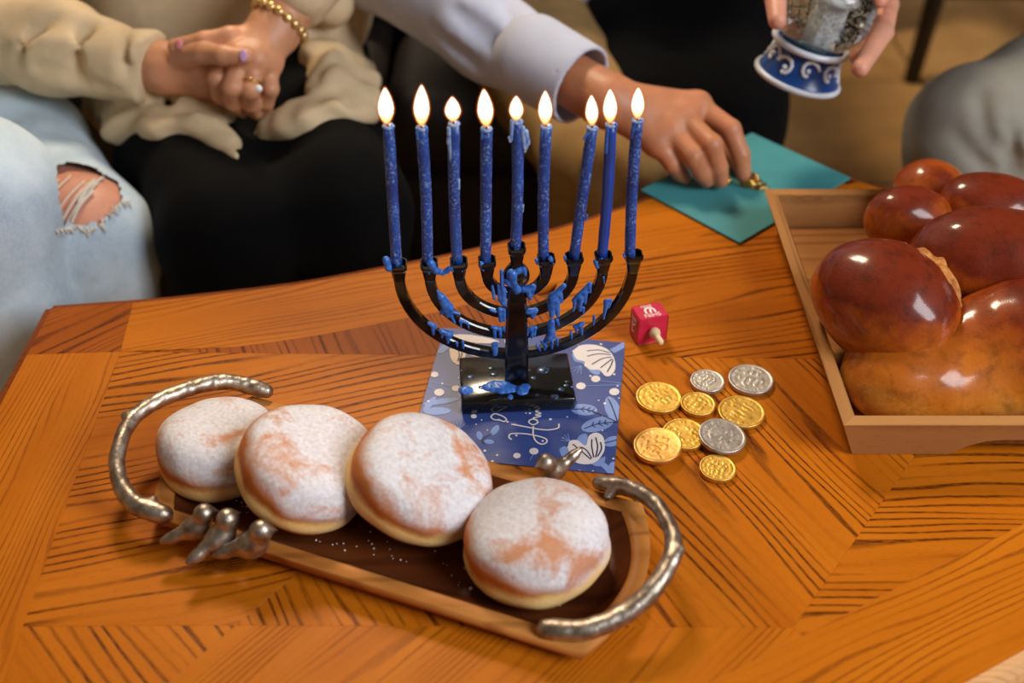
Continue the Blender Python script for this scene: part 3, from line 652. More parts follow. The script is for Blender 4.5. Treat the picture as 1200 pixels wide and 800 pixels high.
# ------------------------------------------------------------------ serving tray with branch handles and birds
ta = math.radians(-21.0); TC = Vector((-0.0835, 0.5515, T)); TM = Matrix.Translation(TC) @ Matrix.Rotation(ta, 4, 'Z')
m_tan = wood('tray_rim_acacia', (176, 108, 48), (120, 64, 22), (206, 140, 72), 0.02, 0.5, 0.42, pores=False)
m_wal = wood('tray_floor_walnut', (74, 34, 15), (40, 16, 8), (112, 58, 26), 0.03, 0.5, 0.38, pores=False)
m_met = M('pewter', metal=1.0, rough=0.42); m_met.out('col', m_met.ramp(m_met.noise(m_met.coord(), 120), [(0.3, srgb(132, 114, 96)), (0.7, srgb(200, 190, 178))])); m_met.bump(m_met.noise(m_met.coord((1, 1, 1)), 420, 3), 0.35, 0.0008); m_met = m_met.m
tray = thing('serving_tray', 'long wooden serving tray with branch-shaped pewter handles under the doughnuts', 'tray', TC)
def tray_outline(ins):
    hx, hy, bul = 0.165 - ins, 0.070 - ins, 0.021; pts = []
    for k in range(-10, 11): y = hy*k/10; pts.append((hx + bul*(1 - (k/10)**2), y))
    for k in range(-10, 11): y = -hy*k/10; pts.append((-hx - bul*(1 - (k/10)**2), y))
    return pts
def ringmesh(rings, close=True):
    n = len(rings[0][0]); V, Fc = [], []
    for o_, z in rings: V += [(p[0], p[1], z) for p in o_]
    for r in range(len(rings) - 1):
        for i in range(n): j = (i+1) % n; Fc.append((r*n + i, r*n + j, (r+1)*n + j, (r+1)*n + i))
    return V, Fc, n
v_, f_, n_ = ringmesh([(tray_outline(0.012), 0.0008), (tray_outline(0.0015), 0.009), (tray_outline(0), 0.017), (tray_outline(0.001), 0.0185), (tray_outline(0.010), 0.0185), (tray_outline(0.0118), 0.0172), (tray_outline(0.017), 0.0085)])
f_.append(tuple(reversed(range(n_)))); part('rim', xf((v_, f_), TM), m_tan, tray)
v_, f_, n_ = ringmesh([(tray_outline(0.0125), 0.0168), (tray_outline(0.021), 0.0072), (tray_outline(0.026), 0.0066)])
f_.append(tuple(2*n_ + i for i in range(n_))); fl_o = part('tray_floor', xf((v_, f_), TM), m_wal, tray)
def branch_handle(pix, rad, name='handle'):
    pts = spline([tuple(P(*q)) for q in pix], 6); n = len(pts)
    rr = [np.interp(k/(n-1), np.linspace(0, 1, len(rad)), rad) for k in range(n)]
    return [cap(pts[k], pts[k+1], rr[k]*(1 + 0.012*math.sin(k*1.1)), rr[k+1]*(1 + 0.012*math.sin(k*1.1 + 1.1))) for k in range(n-1)]
hl = branch_handle([(312, 458, .024), (262, 447, .034), (205, 461, .044), (160, 486, .045), (140, 522, .042), (139, 560, .034), (158, 590, .026), (192, 603, .021)], [.0058, .0060, .0055, .0052, .0050, .0052, .0064, .0066])
hl += [cap(P(158, 488, .044), P(147, 487, .047), .0042, .0034), cap(P(172, 596, .025), P(180, 585, .026), .005, .003)]
def bark(f): return rough(f, 0.00030, 700, 11)
hnd = part('handle', surf(bark(uni(hl, 0.003)), 0.0013), m_met, tray)
hr = branch_handle([(702, 566, .022), (738, 572, .030), (768, 590, .040), (786, 620, .044), (789, 645, .043), (772, 682, .038), (735, 717, .028), (685, 738, .022), (640, 737, .021)], [.0052, .0056, .0050, .0048, .0052, .0056, .0060, .0064, .0066])
hr += [cap(P(788, 655, .043), P(797, 643, .046), .0050, .0034), cap(P(718, 575, .024), P(712, 582, .022), .004, .003)]
part('handle', surf(bark(uni(hr, 0.003)), 0.0013), m_met, tray)
def bird(px, py, h, face, s=1.0, tail=0.0, pitch=0.0):
    b = uni([ell((0, 0, 0.0095), (0.0110, 0.0090, 0.0098), (0, -0.5, 0)), ell((0.0075, 0, 0.0215), (0.0074, 0.0070, 0.0074)), cap((0.004, 0, 0.013), (0.007, 0, 0.020), .0072, .0062),
             cap((0.0140, 0, 0.0215), (0.0180, 0, 0.0205), .0016, .0006), cap((-0.006, 0, 0.009), (-0.020, 0, 0.0050 + tail), .0062, .0038), cap((-0.018, 0.0, 0.0055 + tail), (-0.025, 0, 0.0045 + tail*1.4), .0038, .0024)], 0.003)
    vf = surf(b, 0.0012)
    return xf(vf, Matrix.Translation(P(px, py, h)) @ Matrix.Rotation(face, 4, 'Z') @ Matrix.Rotation(pitch, 4, 'Y') @ Matrix.Scale(s, 4))
for q in ((233, 628, .0165, 0.35, 0.98), (261, 640, .0165, 0.75, 1.05), (298, 649, .0165, 0.15, 1.08), (648, 560, .0165, math.pi + 0.55, 0.95, 0.010)):
    part('bird_figure', bird(*q), m_met, tray)
# loose sugar on the tray floor
rs = random.Random(5); sv = []
for k in range(150):
    lx, ly = rs.gauss(-0.02, 0.07), -0.036 + rs.gauss(0, 0.012)
    if rs.random() < 0.35: lx, ly = rs.uniform(-0.15, -0.11), rs.uniform(-0.03, 0.02)
    if abs(lx) > 0.145 or abs(ly) > 0.042: continue
    r = rs.uniform(.0003, .0010)*(1.5 if rs.random() < .06 else 1); sv.append(xf(lathe([(0, -r*.4), (r, 0), (r*.6, r*.6), (0, r*.8)], 6), TM @ Matrix.Translation((lx, ly, 0.0070))))
m_sug = plain('powdered_sugar', (236, 226, 218), 0.9)
so = part('sugar_crumbs', join(*sv), m_sug, tray); so['kind'] = 'stuff'
# ------------------------------------------------------------------ sugared doughnuts
m_don = M('sugared_doughnut', rough=0.75, sss=0.08, ssss=0.006)
tc = m_don.n('TexCoord'); se = m_don.n('SeparateXYZ'); m_don.l(tc.outputs['Object'], se.inputs[0]); zz = m_don.math('DIVIDE', se.outputs[2], 0.046)
vc = m_don.coord(); n1 = m_don.noise(vc, 24, 4, 0.6); n2 = m_don.noise(vc, 340, 3, 0.6); n3 = m_don.noise(vc, 26, 4, 0.55, 0.6)
zn = m_don.math('ADD', zz, m_don.math('MULTIPLY', m_don.math('SUBTRACT', n1, 0.5), 0.55))
crust = m_don.ramp(zn, [(0.02, srgb(150, 84, 30)), (0.14, srgb(206, 142, 66)), (0.25, srgb(238, 202, 138)), (0.42, srgb(234, 188, 114)), (0.54, srgb(192, 106, 34)), (0.8, srgb(206, 124, 50))])
zs = m_don.math('ADD', zn, m_don.math('MULTIPLY', se.outputs[0], 4.6))
fx = m_don.ramp(zs, [(0.50, 0.0), (0.72, 0.97)])
bare = m_don.ramp(m_don.math('ADD', m_don.math('MULTIPLY', n3, 0.9), m_don.math('MULTIPLY', n2, 0.1)), [(0.36, 0.18), (0.50, 1.0)])
m_don.out('col', m_don.mix(m_don.math('MULTIPLY', fx, bare), crust, m_don.ramp(n2, [(0.3, srgb(212, 206, 208)), (0.7, srgb(240, 238, 244))])))
m_don.bump(m_don.math('ADD', n1, m_don.math('MULTIPLY', n2, 0.5)), 0.45, 0.0016); m_don = m_don.m
def doughnut(seed, R, H=0.049):
    prof = [(0, 0), (0.60, 0.0), (0.83, 0.05), (0.94, 0.14), (0.985, 0.24), (0.99, 0.33), (0.970, 0.41), (0.968, 0.48), (0.968, 0.56), (0.945, 0.67), (0.88, 0.80), (0.76, 0.905), (0.58, 0.97), (0.36, 1.0), (0.16, 1.0), (0, 0.995)]
    fine = []
    for a, b in zip(prof, prof[1:]):
        for k in range(2): fine.append((a[0] + (b[0] - a[0])*k/2, a[1] + (b[1] - a[1])*k/2))
    fine.append(prof[-1])
    v, f = lathe([(r*R, z*H) for r, z in fine], 64); r_ = random.Random(seed); ph = [r_.uniform(0, 6.28) for _ in range(8)]; out = []
    for x, y, z in v:
        a = math.atan2(y, x); rr = math.hypot(x, y)/R; up = max(0, z/H - 0.3)
        s = 1 + 0.026*math.sin(2*a + ph[0]) + 0.018*math.sin(3*a + ph[1]) + 0.011*math.sin(5*a + ph[2]) + 0.006*math.sin(9*a + ph[3] + 8*z/H)
        dz = up*0.0022*(math.sin(55*x + ph[4]) + math.sin(70*y + ph[5]) + math.sin(48*(x + y) + ph[6]))*min(1, rr + .3)
        out.append((x*s, y*s, z + dz))
    return out, f
don = [(259, 535, .020, .0455, (0.02, 0.0, 0.0), 1, 'leftmost sugared doughnut on the tray, partly covered by its neighbour'),
       (362, 553, .036, .0525, (0.05, 0.40, 0.0), 2, 'second sugared doughnut from the left, leaning on the leftmost one'),
       (494, 567, .037, .0525, (0.10, 0.40, 0.0), 3, 'third sugared doughnut from the left, tilted beside the front one'),
       (627, 645, .021, .0505, (0.0, -0.07, 0.0), 4, 'front sugared doughnut lying flat near the right tray handle')]
for px, py, h, R, rot, sd, lab in don:
    v, f = doughnut(sd, R); c = P(px, py, h); rm = Euler((rot[0], rot[1], 0)).to_matrix()
    o = bpy.data.objects.new('doughnut', me('doughnut', v, f, m_don)); C.objects.link(o)
    rmz = rm.to_4x4() @ Matrix.Rotation(rot[2], 4, 'Z'); o.rotation_euler = rmz.to_euler()
    o.location = c - rm @ Vector((0, 0, 0.022))
    low = min((rmz @ Vector(q)).z for q in v) + o.location.z
    o.location.z += max(0, T + 0.0075 - low)
    tag(o, lab, 'doughnut', 'sugared doughnuts on the tray')
# ------------------------------------------------------------------ open wooden box tray with braided loaf
m_box = wood('acacia_box', (150, 100, 54), (98, 58, 26), (186, 134, 80), 0.016, 0.6, 0.5)
m_box2 = wood('acacia_box_floor', (150, 96, 50), (92, 52, 22), (178, 122, 68), 0.02, 0.55, 0.5)
box = thing('wooden_box_tray', 'open wooden box tray with flared sides holding the braided loaf', 'tray', (0.42, 0.78, T))
zb, zt = T + 0.0006, T + 0.041
BO = dict(x0=0.269, x1=0.575, y0=0.626, y1=0.943); TO = dict(x0=0.2525, x1=0.592, y0=0.616, y1=0.960); th = 0.011
def wall(c0, c1, c2, c3, inn, notch=False):
    """c0,c1 bottom outer (start,end), c2,c3 top outer (end,start); inn inward 2-D vectors at both ends"""
    c = [Vector(q) for q in (c0, c1, c2, c3)]; ns = 24; st = [(i/ns, 0.0) for i in range(ns + 1)] + [(1 - i/ns, 1.0) for i in range(ns + 1)]
    if notch:
        st2 = []
        for s, t in st:
            if t == 0 and notch[0] < s < notch[1]:
                u = (s - notch[0])/(notch[1] - notch[0]); t = notch[2]*min(1, 4.5*math.sqrt(max(0, u*(1 - u)))*0.55)
            st2.append((s, t))
        st = st2
    def pt(s, t): return c[0]*(1-s)*(1-t) + c[1]*s*(1-t) + c[2]*s*t + c[3]*(1-s)*t
    out = [pt(s, t) for s, t in st]; i0, i1 = Vector((*inn[0], 0)), Vector((*inn[1], 0))
    inr = [pt(s, t) + (i0*(1-s) + i1*s) for s, t in st]; n = len(out)
    V = [tuple(p) for p in out + inr]; Fc = []
    for i in range(n): j = (i+1) % n; Fc.append((i, j, n + j, n + i)[::-1])
    m = ns + 1
    for i in range(ns):
        a, b = i, i + 1; d, e = n - 1 - i, n - 2 - i
        Fc.append((a, b, e, d)); Fc.append((n + d, n + e, n + b, n + a))
    return V, Fc
def cz(d, x, y, z): return (d[x], d[y], z)
def side(pa, pb, inn, notch=False, name='side_wall', ang=0):
    vf = wall(cz(BO, *pa, zb), cz(BO, *pb, zb), cz(TO, *pb, zt), cz(TO, *pa, zt), inn, notch)
    c = centre(vf); o = part(name, vf, m_box, box, False, loc=Vector(c) - Vector(box.location))
    if ang:   # grain along the wall
        R_ = Matrix.Rotation(ang, 4, 'Z'); o.data.transform(R_.inverted()); o.rotation_euler = (0, 0, ang)
    return o
side(('x0', 'y0'), ('x1', 'y0'), ((th, th), (-th, th)), (0.27, 0.66, 0.50), 'front_wall')
side(('x1', 'y0'), ('x1', 'y1'), ((-th, th), (-th, -th)), False, 'side_wall', math.pi/2)
side(('x1', 'y1'), ('x0', 'y1'), ((-th, -th), (th, -th)), False, 'back_wall')
side(('x0', 'y1'), ('x0', 'y0'), ((th, -th), (th, th)), False, 'side_wall', math.pi/2)
part('box_floor', bevel_box(BO['x1'] - BO['x0'] - 0.016, BO['y1'] - BO['y0'] - 0.016, 0.008, 0.0, c=((BO['x0'] + BO['x1'])/2, (BO['y0'] + BO['y1'])/2, T + 0.0085)), m_box2, box, False)
m_bread = M('glazed_challah_crust', rough=0.5, spec=0.15, coat=0.62, coat_r=0.15)
vb = m_bread.coord(); nb = m_bread.noise(vb, 16, 4, 0.6); nb2 = m_bread.noise(vb, 420, 3, 0.6)
geo = m_bread.n('NewGeometry')
tcx = m_bread.n('TexCoord'); sx_ = m_bread.n('SeparateXYZ'); m_bread.l(tcx.outputs['Object'], sx_.inputs[0])
lowz = m_bread.math('ADD', m_bread.math('MULTIPLY', sx_.outputs[2], 9.0), m_bread.math('MULTIPLY', nb, 0.55))   # browner crown, paler flanks of the bake
mott = m_bread.ramp(m_bread.noise(vb, 75, 5, 0.65), [(0.30, 0.55), (0.52, 1.0)])
m_bread.out('col', m_bread.mix(1.0, m_bread.ramp(lowz, [(0.34, srgb(220, 152, 62)), (0.60, srgb(198, 110, 24)), (0.92, srgb(158, 68, 10)), (1.25, srgb(116, 36, 6))]), mott, 'MULTIPLY'))
m_bread.bump(m_bread.math('ADD', nb2, m_bread.math('MULTIPLY', nb, 0.4)), 0.22, 0.0012); m_bread = m_bread.m
m_crumb = M('torn_challah_crumb', rough=0.8); m_crumb.out('col', m_crumb.ramp(m_crumb.noise(m_crumb.coord(), 130, 5, 0.7), [(0.3, srgb(140, 72, 22)), (0.5, srgb(190, 118, 50)), (0.78, srgb(222, 168, 96))])); m_crumb.bump(m_crumb.noise(m_crumb.coord(), 260, 4), 0.8, 0.003); m_crumb = m_crumb.m
ch_ = thing('challah', 'braided challah loaf with glossy brown crust lying in the wooden box tray', 'bread', (0.42, 0.78, T + 0.0125))
FZ = T + 0.0128
def lobe(prims, k=0.03, sd=0, h=0.0030):
    vf = surf(rough(rough(uni(prims, k), 0.0026, 48, sd), .0006, 190, sd + 20), h); v = np.array(vf[0]); v[:, 2] = np.maximum(v[:, 2], FZ); return v, vf[1]
L = {}
lob = [
 [ell(P(1030, 350, .072), (.057, .048, .046), (0.1, 0.15, -0.5)), ell(P(1054, 380, .066), (.040, .034, .036), (0, 0.2, -0.6))],
 [ell((.368, .683, T + .038), (.092, .045, .034), (0, -0.05, 0.10)), ell((.445, .700, T + .056), (.086, .058, .054), (0, 0, -0.15)), ell((.312, .688, T + .034), (.038, .036, .028))],
 [ell(P(1163, 306, .082), (.068, .048, .042), (0.1, 0.1, -0.25)), ell(P(1235, 325, .075), (.052, .048, .044))],
 [ell(P(1066, 258, .068), (.041, .034, .034), (0, 0.1, 0.2))],
 [ell(P(1172, 246, .074), (.054, .036, .032), (0, 0.1, -0.15))],
 [ell(P(1084, 224, .060), (.029, .030, .026)), ell(P(1100, 228, .054), (.024, .028, .022))],
 [ell(P(1335, 372, .070), (.060, .058, .050), (0, 0, -0.5))],
 [ell(P(1290, 262, .062), (.050, .046, .042), (0, 0, -0.3))]]
for i, pr in enumerate(lob): part('braid_lobe', lobe(pr, 0.03, i), m_bread, ch_)
part('loaf_underside', lobe([ell((0.42, 0.74, T + 0.032), (.100, .085, .024)), ell((0.43, 0.86, T + 0.028), (.085, .05, .020))], 0.03, 9), m_bread, ch_)
def torn(pts, r, amp=.0035, sd=1): return surf(rough(uni(chain([P(*q) for q in pts], r), .01), amp, 330, sd), .0018)
part('torn_crumb', torn([(1054, 301, .084), (1080, 317, .088), (1096, 338, .086), (1108, 360, .076)], [.010, .015, .016, .010], .0030), m_crumb, ch_)
part('torn_crumb', torn([(1110, 226, .068), (1118, 246, .066)], [.010, .012], sd=2), m_crumb, ch_)
part('torn_crumb', torn([(1104, 374, .080), (1090, 400, .064), (1062, 420, .056)], [.005, .006, .004], .003, 4), m_crumb, ch_)
part('torn_crumb', torn([(1104, 378, .068), (1140, 372, .072), (1180, 352, .072), (1215, 356, .072)], [.006, .008, .011, .010], sd=3), m_crumb, ch_)
# ------------------------------------------------------------------ dreidel
m_pink = M('red_pink_lacquer', rough=0.35, coat=0.3); m_pink.out('col', m_pink.ramp(m_pink.noise(m_pink.coord(), 60), [(0.3, srgb(196, 22, 62)), (0.7, srgb(214, 36, 74))])); m_pink = m_pink.m
m_peg = plain('pale_birch_peg', (236, 206, 160), 0.5, 0.08)
m_ltr = plain('white_paint', (240, 230, 226), 0.6, 0.04)
dp = P(764, 402, 0.0); da = math.radians(17); DM = Matrix.Translation((dp.x, dp.y, T)) @ Matrix.Rotation(da, 4, 'Z')
dre = thing('dreidel', 'small red-pink dreidel with white letters lying on its side beside the card', 'dreidel', (dp.x, dp.y + 0.012, T))
s_ = 0.0142
rows = [(0.0006, s_*0.94), (0.0, s_*0.97), (0.0012, s_), (0.019, s_), (0.023, s_*0.86), (0.027, s_*0.5), (0.0295, s_*0.12)]
V, Fc = [], []
for y, r in rows:
    c_ = r*0.10; V += [(a, y, b + s_ + 0.0003) for a, b in ((-r + c_, -r), (r - c_, -r), (r, -r + c_), (r, r - c_), (r - c_, r), (-r + c_, r), (-r, r - c_), (-r, -r + c_))]
for i in range(len(rows) - 1):
    for k in range(8): Fc.append((i*8 + k, (i+1)*8 + k, (i+1)*8 + (k+1) % 8, i*8 + (k+1) % 8)[::-1])
Fc += [tuple(range(8)), tuple(reversed(range((len(rows)-1)*8, len(rows)*8)))]
part('body', xf((V, Fc), DM), m_pink, dre, False)
peg = lathe([(0, 0.001), (.0032, 0.001), (.0046, -.001), (.0052, -.0035), (.0044, -.006), (.0030, -.0078), (.0028, -.015), (.0026, -.0175), (.0018, -.0185), (0, -.0187)], 18)
part('handle_peg', xf(peg, DM @ Matrix.Translation((0, 0, s_)) @ Matrix.Rotation(math.radians(-90), 4, 'X')), m_peg, dre)
def text_mesh(t, size, extr=0.00012):
    cu_ = bpy.data.curves.new('t', 'FONT'); cu_.body = t; cu_.size = size; cu_.extrude = extr; cu_.align_x = 'CENTER'; cu_.align_y = 'CENTER'
    o = bpy.data.objects.new('t', cu_); C.objects.link(o); dg = bpy.context.evaluated_depsgraph_get(); m_ = bpy.data.meshes.new_from_object(o.evaluated_get(dg))
    r = [tuple(q.co) for q in m_.vertices], [tuple(p.vertices) for p in m_.polygons]; bpy.data.objects.remove(o); bpy.data.curves.remove(cu_); bpy.data.meshes.remove(m_); return r
def glyph(strokes, w, th_=0.00012):
    out = []
    for a in strokes:
        c = spline([(p[0], p[1], 0) for p in a], 5) if len(a) > 2 else [(p[0], p[1], 0) for p in a]
        out.append(tube(c, 1.0, up=(0, 0, 1), sect=[(-w/2, -th_), (w/2, -th_), (w/2, th_), (-w/2, th_)]))
    return join(*out)
shin = [[(-0.42, 0.5), (-0.40, 0.0), (-0.20, -0.45)], [(0.0, 0.5), (-0.02, 0.1), (-0.18, -0.30)], [(0.42, 0.5), (0.42, 0.0), (0.25, -0.38), (-0.25, -0.45)]]
gm = [[(-0.1, 0.5), (0.15, 0.5), (0.2, 0.1), (0.25, -0.5)], [(0.18, -0.05), (-0.1, -0.25), (-0.25, -0.5)]]
topm = DM @ Matrix.Translation((0, 0, 2*s_ + 0.0004)) @ Matrix.Rotation(math.pi, 4, 'Z')
part('lettering', xf(text_mesh('SHIN', 0.0070), topm @ Matrix.Translation((0, -0.0045, 0))), m_ltr, dre, False)
part('lettering', xf(text_mesh('SHIN', 0.0046), topm @ Matrix.Translation((0.001, -0.0175, 0))), m_ltr, dre, False)
part('hebrew_letter', xf(glyph([[(x*.0100, y*.0078) for x, y in a] for a in shin], 0.0019), topm @ Matrix.Translation((0, -0.0112, 0))), m_ltr, dre, False)
sidem = DM @ Matrix.Translation((-s_ - 0.0001, 0.0, s_)) @ Matrix.Rotation(-math.pi/2, 4, 'Y') @ Matrix.Rotation(math.pi/2, 4, 'Z')
part('hebrew_letter', xf(glyph([[(x*.012, y*.010) for x, y in a] for a in gm], 0.0018), sidem @ Matrix.Translation((0.011, 0, 0))), m_ltr, dre, False)
part('lettering', xf(text_mesh('GIMEL', 0.0036), sidem @ Matrix.Translation((0.011, -0.0085, 0))), m_ltr, dre, False)
# ------------------------------------------------------------------ chocolate coins
def coin_metal(name, lo, hi):
    m = M(name, metal=0.9, rough=0.45); v = m.coord(); m.out('col', m.ramp(m.noise(v, 160, 3), [(0.3, srgb(*lo)), (0.7, srgb(*hi))])); m.bump(m.noise(v, 900, 3), 0.25, 0.0004); return m.m
m_gold = coin_metal('gold_foil', (206, 156, 60), (238, 198, 104)); m_goldp = coin_metal('pale_gold_foil', (218, 158, 78), (244, 196, 120)); m_silv = coin_metal('silver_foil', (178, 170, 162), (214, 208, 202))
def coin_mesh(R, seed, H=0.0040):
    r_ = np.random.RandomState(seed); seg = 96; rr = [0.0] + list(np.linspace(0.06, 0.84, 20)) + [0.87, 0.90, 0.93, 0.96, 0.985]
    D = r_.uniform(-1, 1, (9, 2))*26; ph = r_.uniform(0, 6.28, 9)
    def hgt(q, a):
        if q > 0.86: return 0.00030*min(1, (q - 0.86)/0.05)*(1 if q < 0.97 else 0.6)
        x, y = q*math.cos(a), q*math.sin(a); h = 0
        if 0.66 < q < 0.83: h = 0.00018*(1 if math.sin(a*34 + 3*math.sin(a*11 + seed)) > 0.15 and math.sin(a*1.0 + seed) > -0.75 else 0)
        elif q < 0.58:
            n = sum(math.sin(D[i, 0]*x + D[i, 1]*y + ph[i]) for i in range(9)); h = 0.00022*max(0, min(1, n*0.8)) * (1 if abs(x) < 0.5 and abs(y) < .55 else 0)
        return h
    V, rows = [], []
    for q in rr:
        if q == 0: rows.append([0]); V.append((0, 0, H + hgt(0, 0)))
        else: rows.append(list(range(len(V), len(V) + seg))); V += [(R*q*math.cos(2*math.pi*k/seg), R*q*math.sin(2*math.pi*k/seg), H + hgt(q, 2*math.pi*k/seg)) for k in range(seg)]
    for q, z in ((1.0, H - 0.0003), (1.0, 0.0008), (0.97, 0.0)):
        rows.append(list(range(len(V), len(V) + seg))); V += [(R*(q - (0.006 if (k % 2 and q == 1.0) else 0))*math.cos(2*math.pi*k/seg), R*(q - (0.006 if (k % 2 and q == 1.0) else 0))*math.sin(2*math.pi*k/seg), z) for k in range(seg)]
    Fc = []
    for a, b in zip(rows, rows[1:]):
        for i in range(seg):
            j = (i+1) % seg
            Fc.append((a[0], b[i], b[j]) if len(a) == 1 else (a[i], b[i], b[j], a[j]))
    Fc.append(tuple(reversed(rows[-1]))); return V, Fc
coins = [
 (772, 465, 27, m_gold, 1, 0, (0, 0), 'large gold foil coin nearest the navy card, behind the pile'),
 (818, 473, 20.5, m_gold, 2, 0, (0, 0), 'small gold foil coin right beside the large one nearest the card'),
 (869, 482, 27.5, m_gold, 3, 0, (0, 0), 'large gold foil coin below the big silver coin, on the right'),
 (829, 446, 20, m_silv, 4, 0, (0, 0), 'small silver foil coin at the back, below the dreidel'),
 (880, 444, 26.5, m_silv, 5, 0, (0, 0), 'large silver foil coin at the back right of the coins'),
 (802, 508, 26, m_gold, 6, 0, (0, 0), 'gold foil coin in the middle with neighbours lying on its edges'),
 (771, 521, 28.5, m_goldp, 7, .0038, (0.02, -0.085), 'pale gold foil coin at the front left, propped on the middle coin'),
 (846, 510, 28, m_silv, 8, .0036, (0.03, 0.08), 'silver foil coin at the front, lying on the middle gold coin'),
 (841, 548, 21.5, m_gold, 9, 0, (0, 0), 'small gold foil coin at the very front of the coins')]
for px, py, w, m_, sd, lift, tl, lab in coins:
    p = P(px, py, 0.004 + lift); dep = p.y*CT + (CAM_H + T - p.z)*ST; R = w*dep/F_PX; v, f = coin_mesh(R, sd)
    o = bpy.data.objects.new('foil_coin', me('foil_coin', v, f, m_)); C.objects.link(o)
    o.rotation_euler = (tl[0], tl[1], sd*1.3) if not lift else (Euler((tl[0], tl[1], 0)).to_matrix() @ Matrix.Rotation(sd*1.3, 3, 'Z')).to_euler()
    o.location = (p.x, p.y, T + 0.0004 + lift); tag(o, lab, 'coin', 'foil chocolate coins on the table')
# ------------------------------------------------------------------ envelope and gold trinket
m_teal = plain('teal_paper', (62, 140, 146), 0.55, 0.06, 30, 0.1, 700)
ec = [Vector((0.137, 1.022)), Vector((0.227, 0.921)), Vector((0.367, 1.047)), Vector((0.277, 1.148))]
env = thing('envelope', 'teal paper envelope under the reaching hand at the table edge', 'envelope', (0.252, 1.034, T))
part('paper_body', prism([tuple(p) for p in ec], T + 0.0014, T + 0.0030, 0.0004), m_teal, env, False)
em_ = (ec[0] + ec[1] + ec[2] + ec[3])/4
part('flap', prism([tuple(ec[1]), tuple(ec[2]), tuple(em_ + (ec[0] - ec[1])*0.1)], T + 0.0008, T + 0.0014), m_teal, env, False)
m_gtr = M('polished_gold', metal=1.0, rough=0.25); m_gtr.out('col', m_gtr.ramp(m_gtr.noise(m_gtr.coord(), 200), [(0.3, srgb(190, 140, 60)), (0.7, srgb(226, 184, 104))])); m_gtr = m_gtr.m
tr_ = thing('gold_trinket', 'gold coiled trinket pinched under the fingertip on the teal envelope', 'trinket', P(878, 212, .004))
def coil(c, r, n, t):
    c = Vector(c); return tube([c + Vector((r*(0.4 + 0.6*k/(n*16))*math.cos(k*math.pi/8), r*(0.4 + .6*k/(n*16))*math.sin(k*math.pi/8), 0.004*math.sin(k*0.2))) for k in range(n*16 + 1)], t, 8)
part('coil', coil(P(878, 211, .008), .0125, 3, .0017), m_gtr, tr_)
part('coil', coil(P(888, 215, .007), .0080, 2, .0014), m_gtr, tr_)
part('bead', surf(ell(P(853, 212, .0072), (.0042,)*3), .0009), m_gtr, tr_)
part('stem', tube([P(885, 216, .006), P(893, 219, .0055), P(902, 221, .005)], [.0016, .0013, .0008], 8), m_gtr, tr_)
# ------------------------------------------------------------------ snow globe
GD = 1.12
def Rr(px, py, d): return O + ray(px, py)*d
GC = Rr(969, 6, GD); gax = Vector((math.sin(math.radians(13)), 0.02, math.cos(math.radians(13)))).normalized()
GQ = gax.to_track_quat('Z', 'Y').to_matrix().to_4x4(); GM = Matrix.Translation(GC) @ GQ
inv3 = GQ.to_3x3().inverted()
m_glass = M('globe_glass', rough=0.02, trans=1.0, ior=1.33, col=(0.97, 0.99, 0.97, 1)).m
m_gblue = plain('glazed_blue', (20, 62, 128), 0.25, 0.2, 60); m_gwht = plain('glazed_white', (206, 210, 218), 0.3, 0.08, 60); m_ggrn = plain('grey_green_snow', (120, 124, 108), 0.7, 0.3, 90)
gl = thing('snow_globe', 'snow globe with a blue base and white scrolls held in a hand', 'snow globe', GC - gax*0.08)
part('glass_dome', xf(lathe([(0, -.0405)] + [(0.0500*math.sin(a), -0.0500*math.cos(a)) for a in np.linspace(0.66, math.pi - 1e-3, 30)] + [(0, 0.05)], 48), GM), m_glass, gl)
prof_b = [(0, -.0400), (.0340, -.0400), (.0350, -.0440), (.0345, -.0480), (.0350, -.0560), (.0375, -.0650), (.0425, -.0740), (.0440, -.0765), (.0430, -.0800), (0, -.0800)]
part('base', xf((lambda q: (q[0], [f[::-1] for f in q[1]]))(lathe(prof_b, 48)), GM), m_gblue, gl)
def torus(R, z, r): return tube([(R*math.cos(a), R*math.sin(a), z) for a in np.linspace(0, 2*math.pi, 49)], r, 10)
part('rim', xf(torus(.0385, -.0415, .0034), GM), m_gwht, gl)
part('rim', xf(torus(.0440, -.0782, .0032), GM), m_gwht, gl)
def bs(a, z):      # point on the flared base; a in degrees, 0 faces the camera
    z = max(-.0755, min(-.046, z)); r = np.interp(-z, [.044, .048, .056, .065, .074, .0765], [.0350, .0345, .0350, .0375, .0425, .0440]); t = math.radians(a - 90); return ((r + .0006)*math.cos(t), (r + .0006)*math.sin(t), z)
for k, (a, z, fl2) in enumerate([(-62, -.060, 1), (-30, -.064, -1), (-8, -.054, 1), (18, -.060, -1), (48, -.058, 1), (80, -.062, -1), (115, -.058, 1), (150, -.062, -1), (185, -.058, 1), (220, -.062, -1), (258, -.058, 1)]):
    pts = [bs(a + fl2*(18 - 1.7*i)*math.cos(0.2 + i*0.62), z + (.0118 - .0009*i)*math.sin(0.2 + i*0.62)) for i in range(9)]
    part('scroll', xf(tube(pts, [.0021]*8 + [.0014], 8), GM), m_gwht, gl)
    part('scroll_dot', xf(surf(ell(bs(a, z), (.0028,)*3), .0009), GM), m_gwht, gl)
part('snow_bed', xf(surf(ell((0, 0, -.037), (.030, .030, .007)), .0025), GM), plain('blue_green_bed', (40, 78, 92), 0.6, .3, 90), gl)
part('inner_block', xf(bevel_box(.022, .020, .036, .002, 2, c=(-.003, -.004, -.013)), GM), m_gwht, gl)
part('inner_block_top', xf(lathe([(0, .005), (.018, .005), (.019, .009), (.012, .013), (0, .014)], 24, (-.003, -.004, 0)), GM), m_gwht, gl)
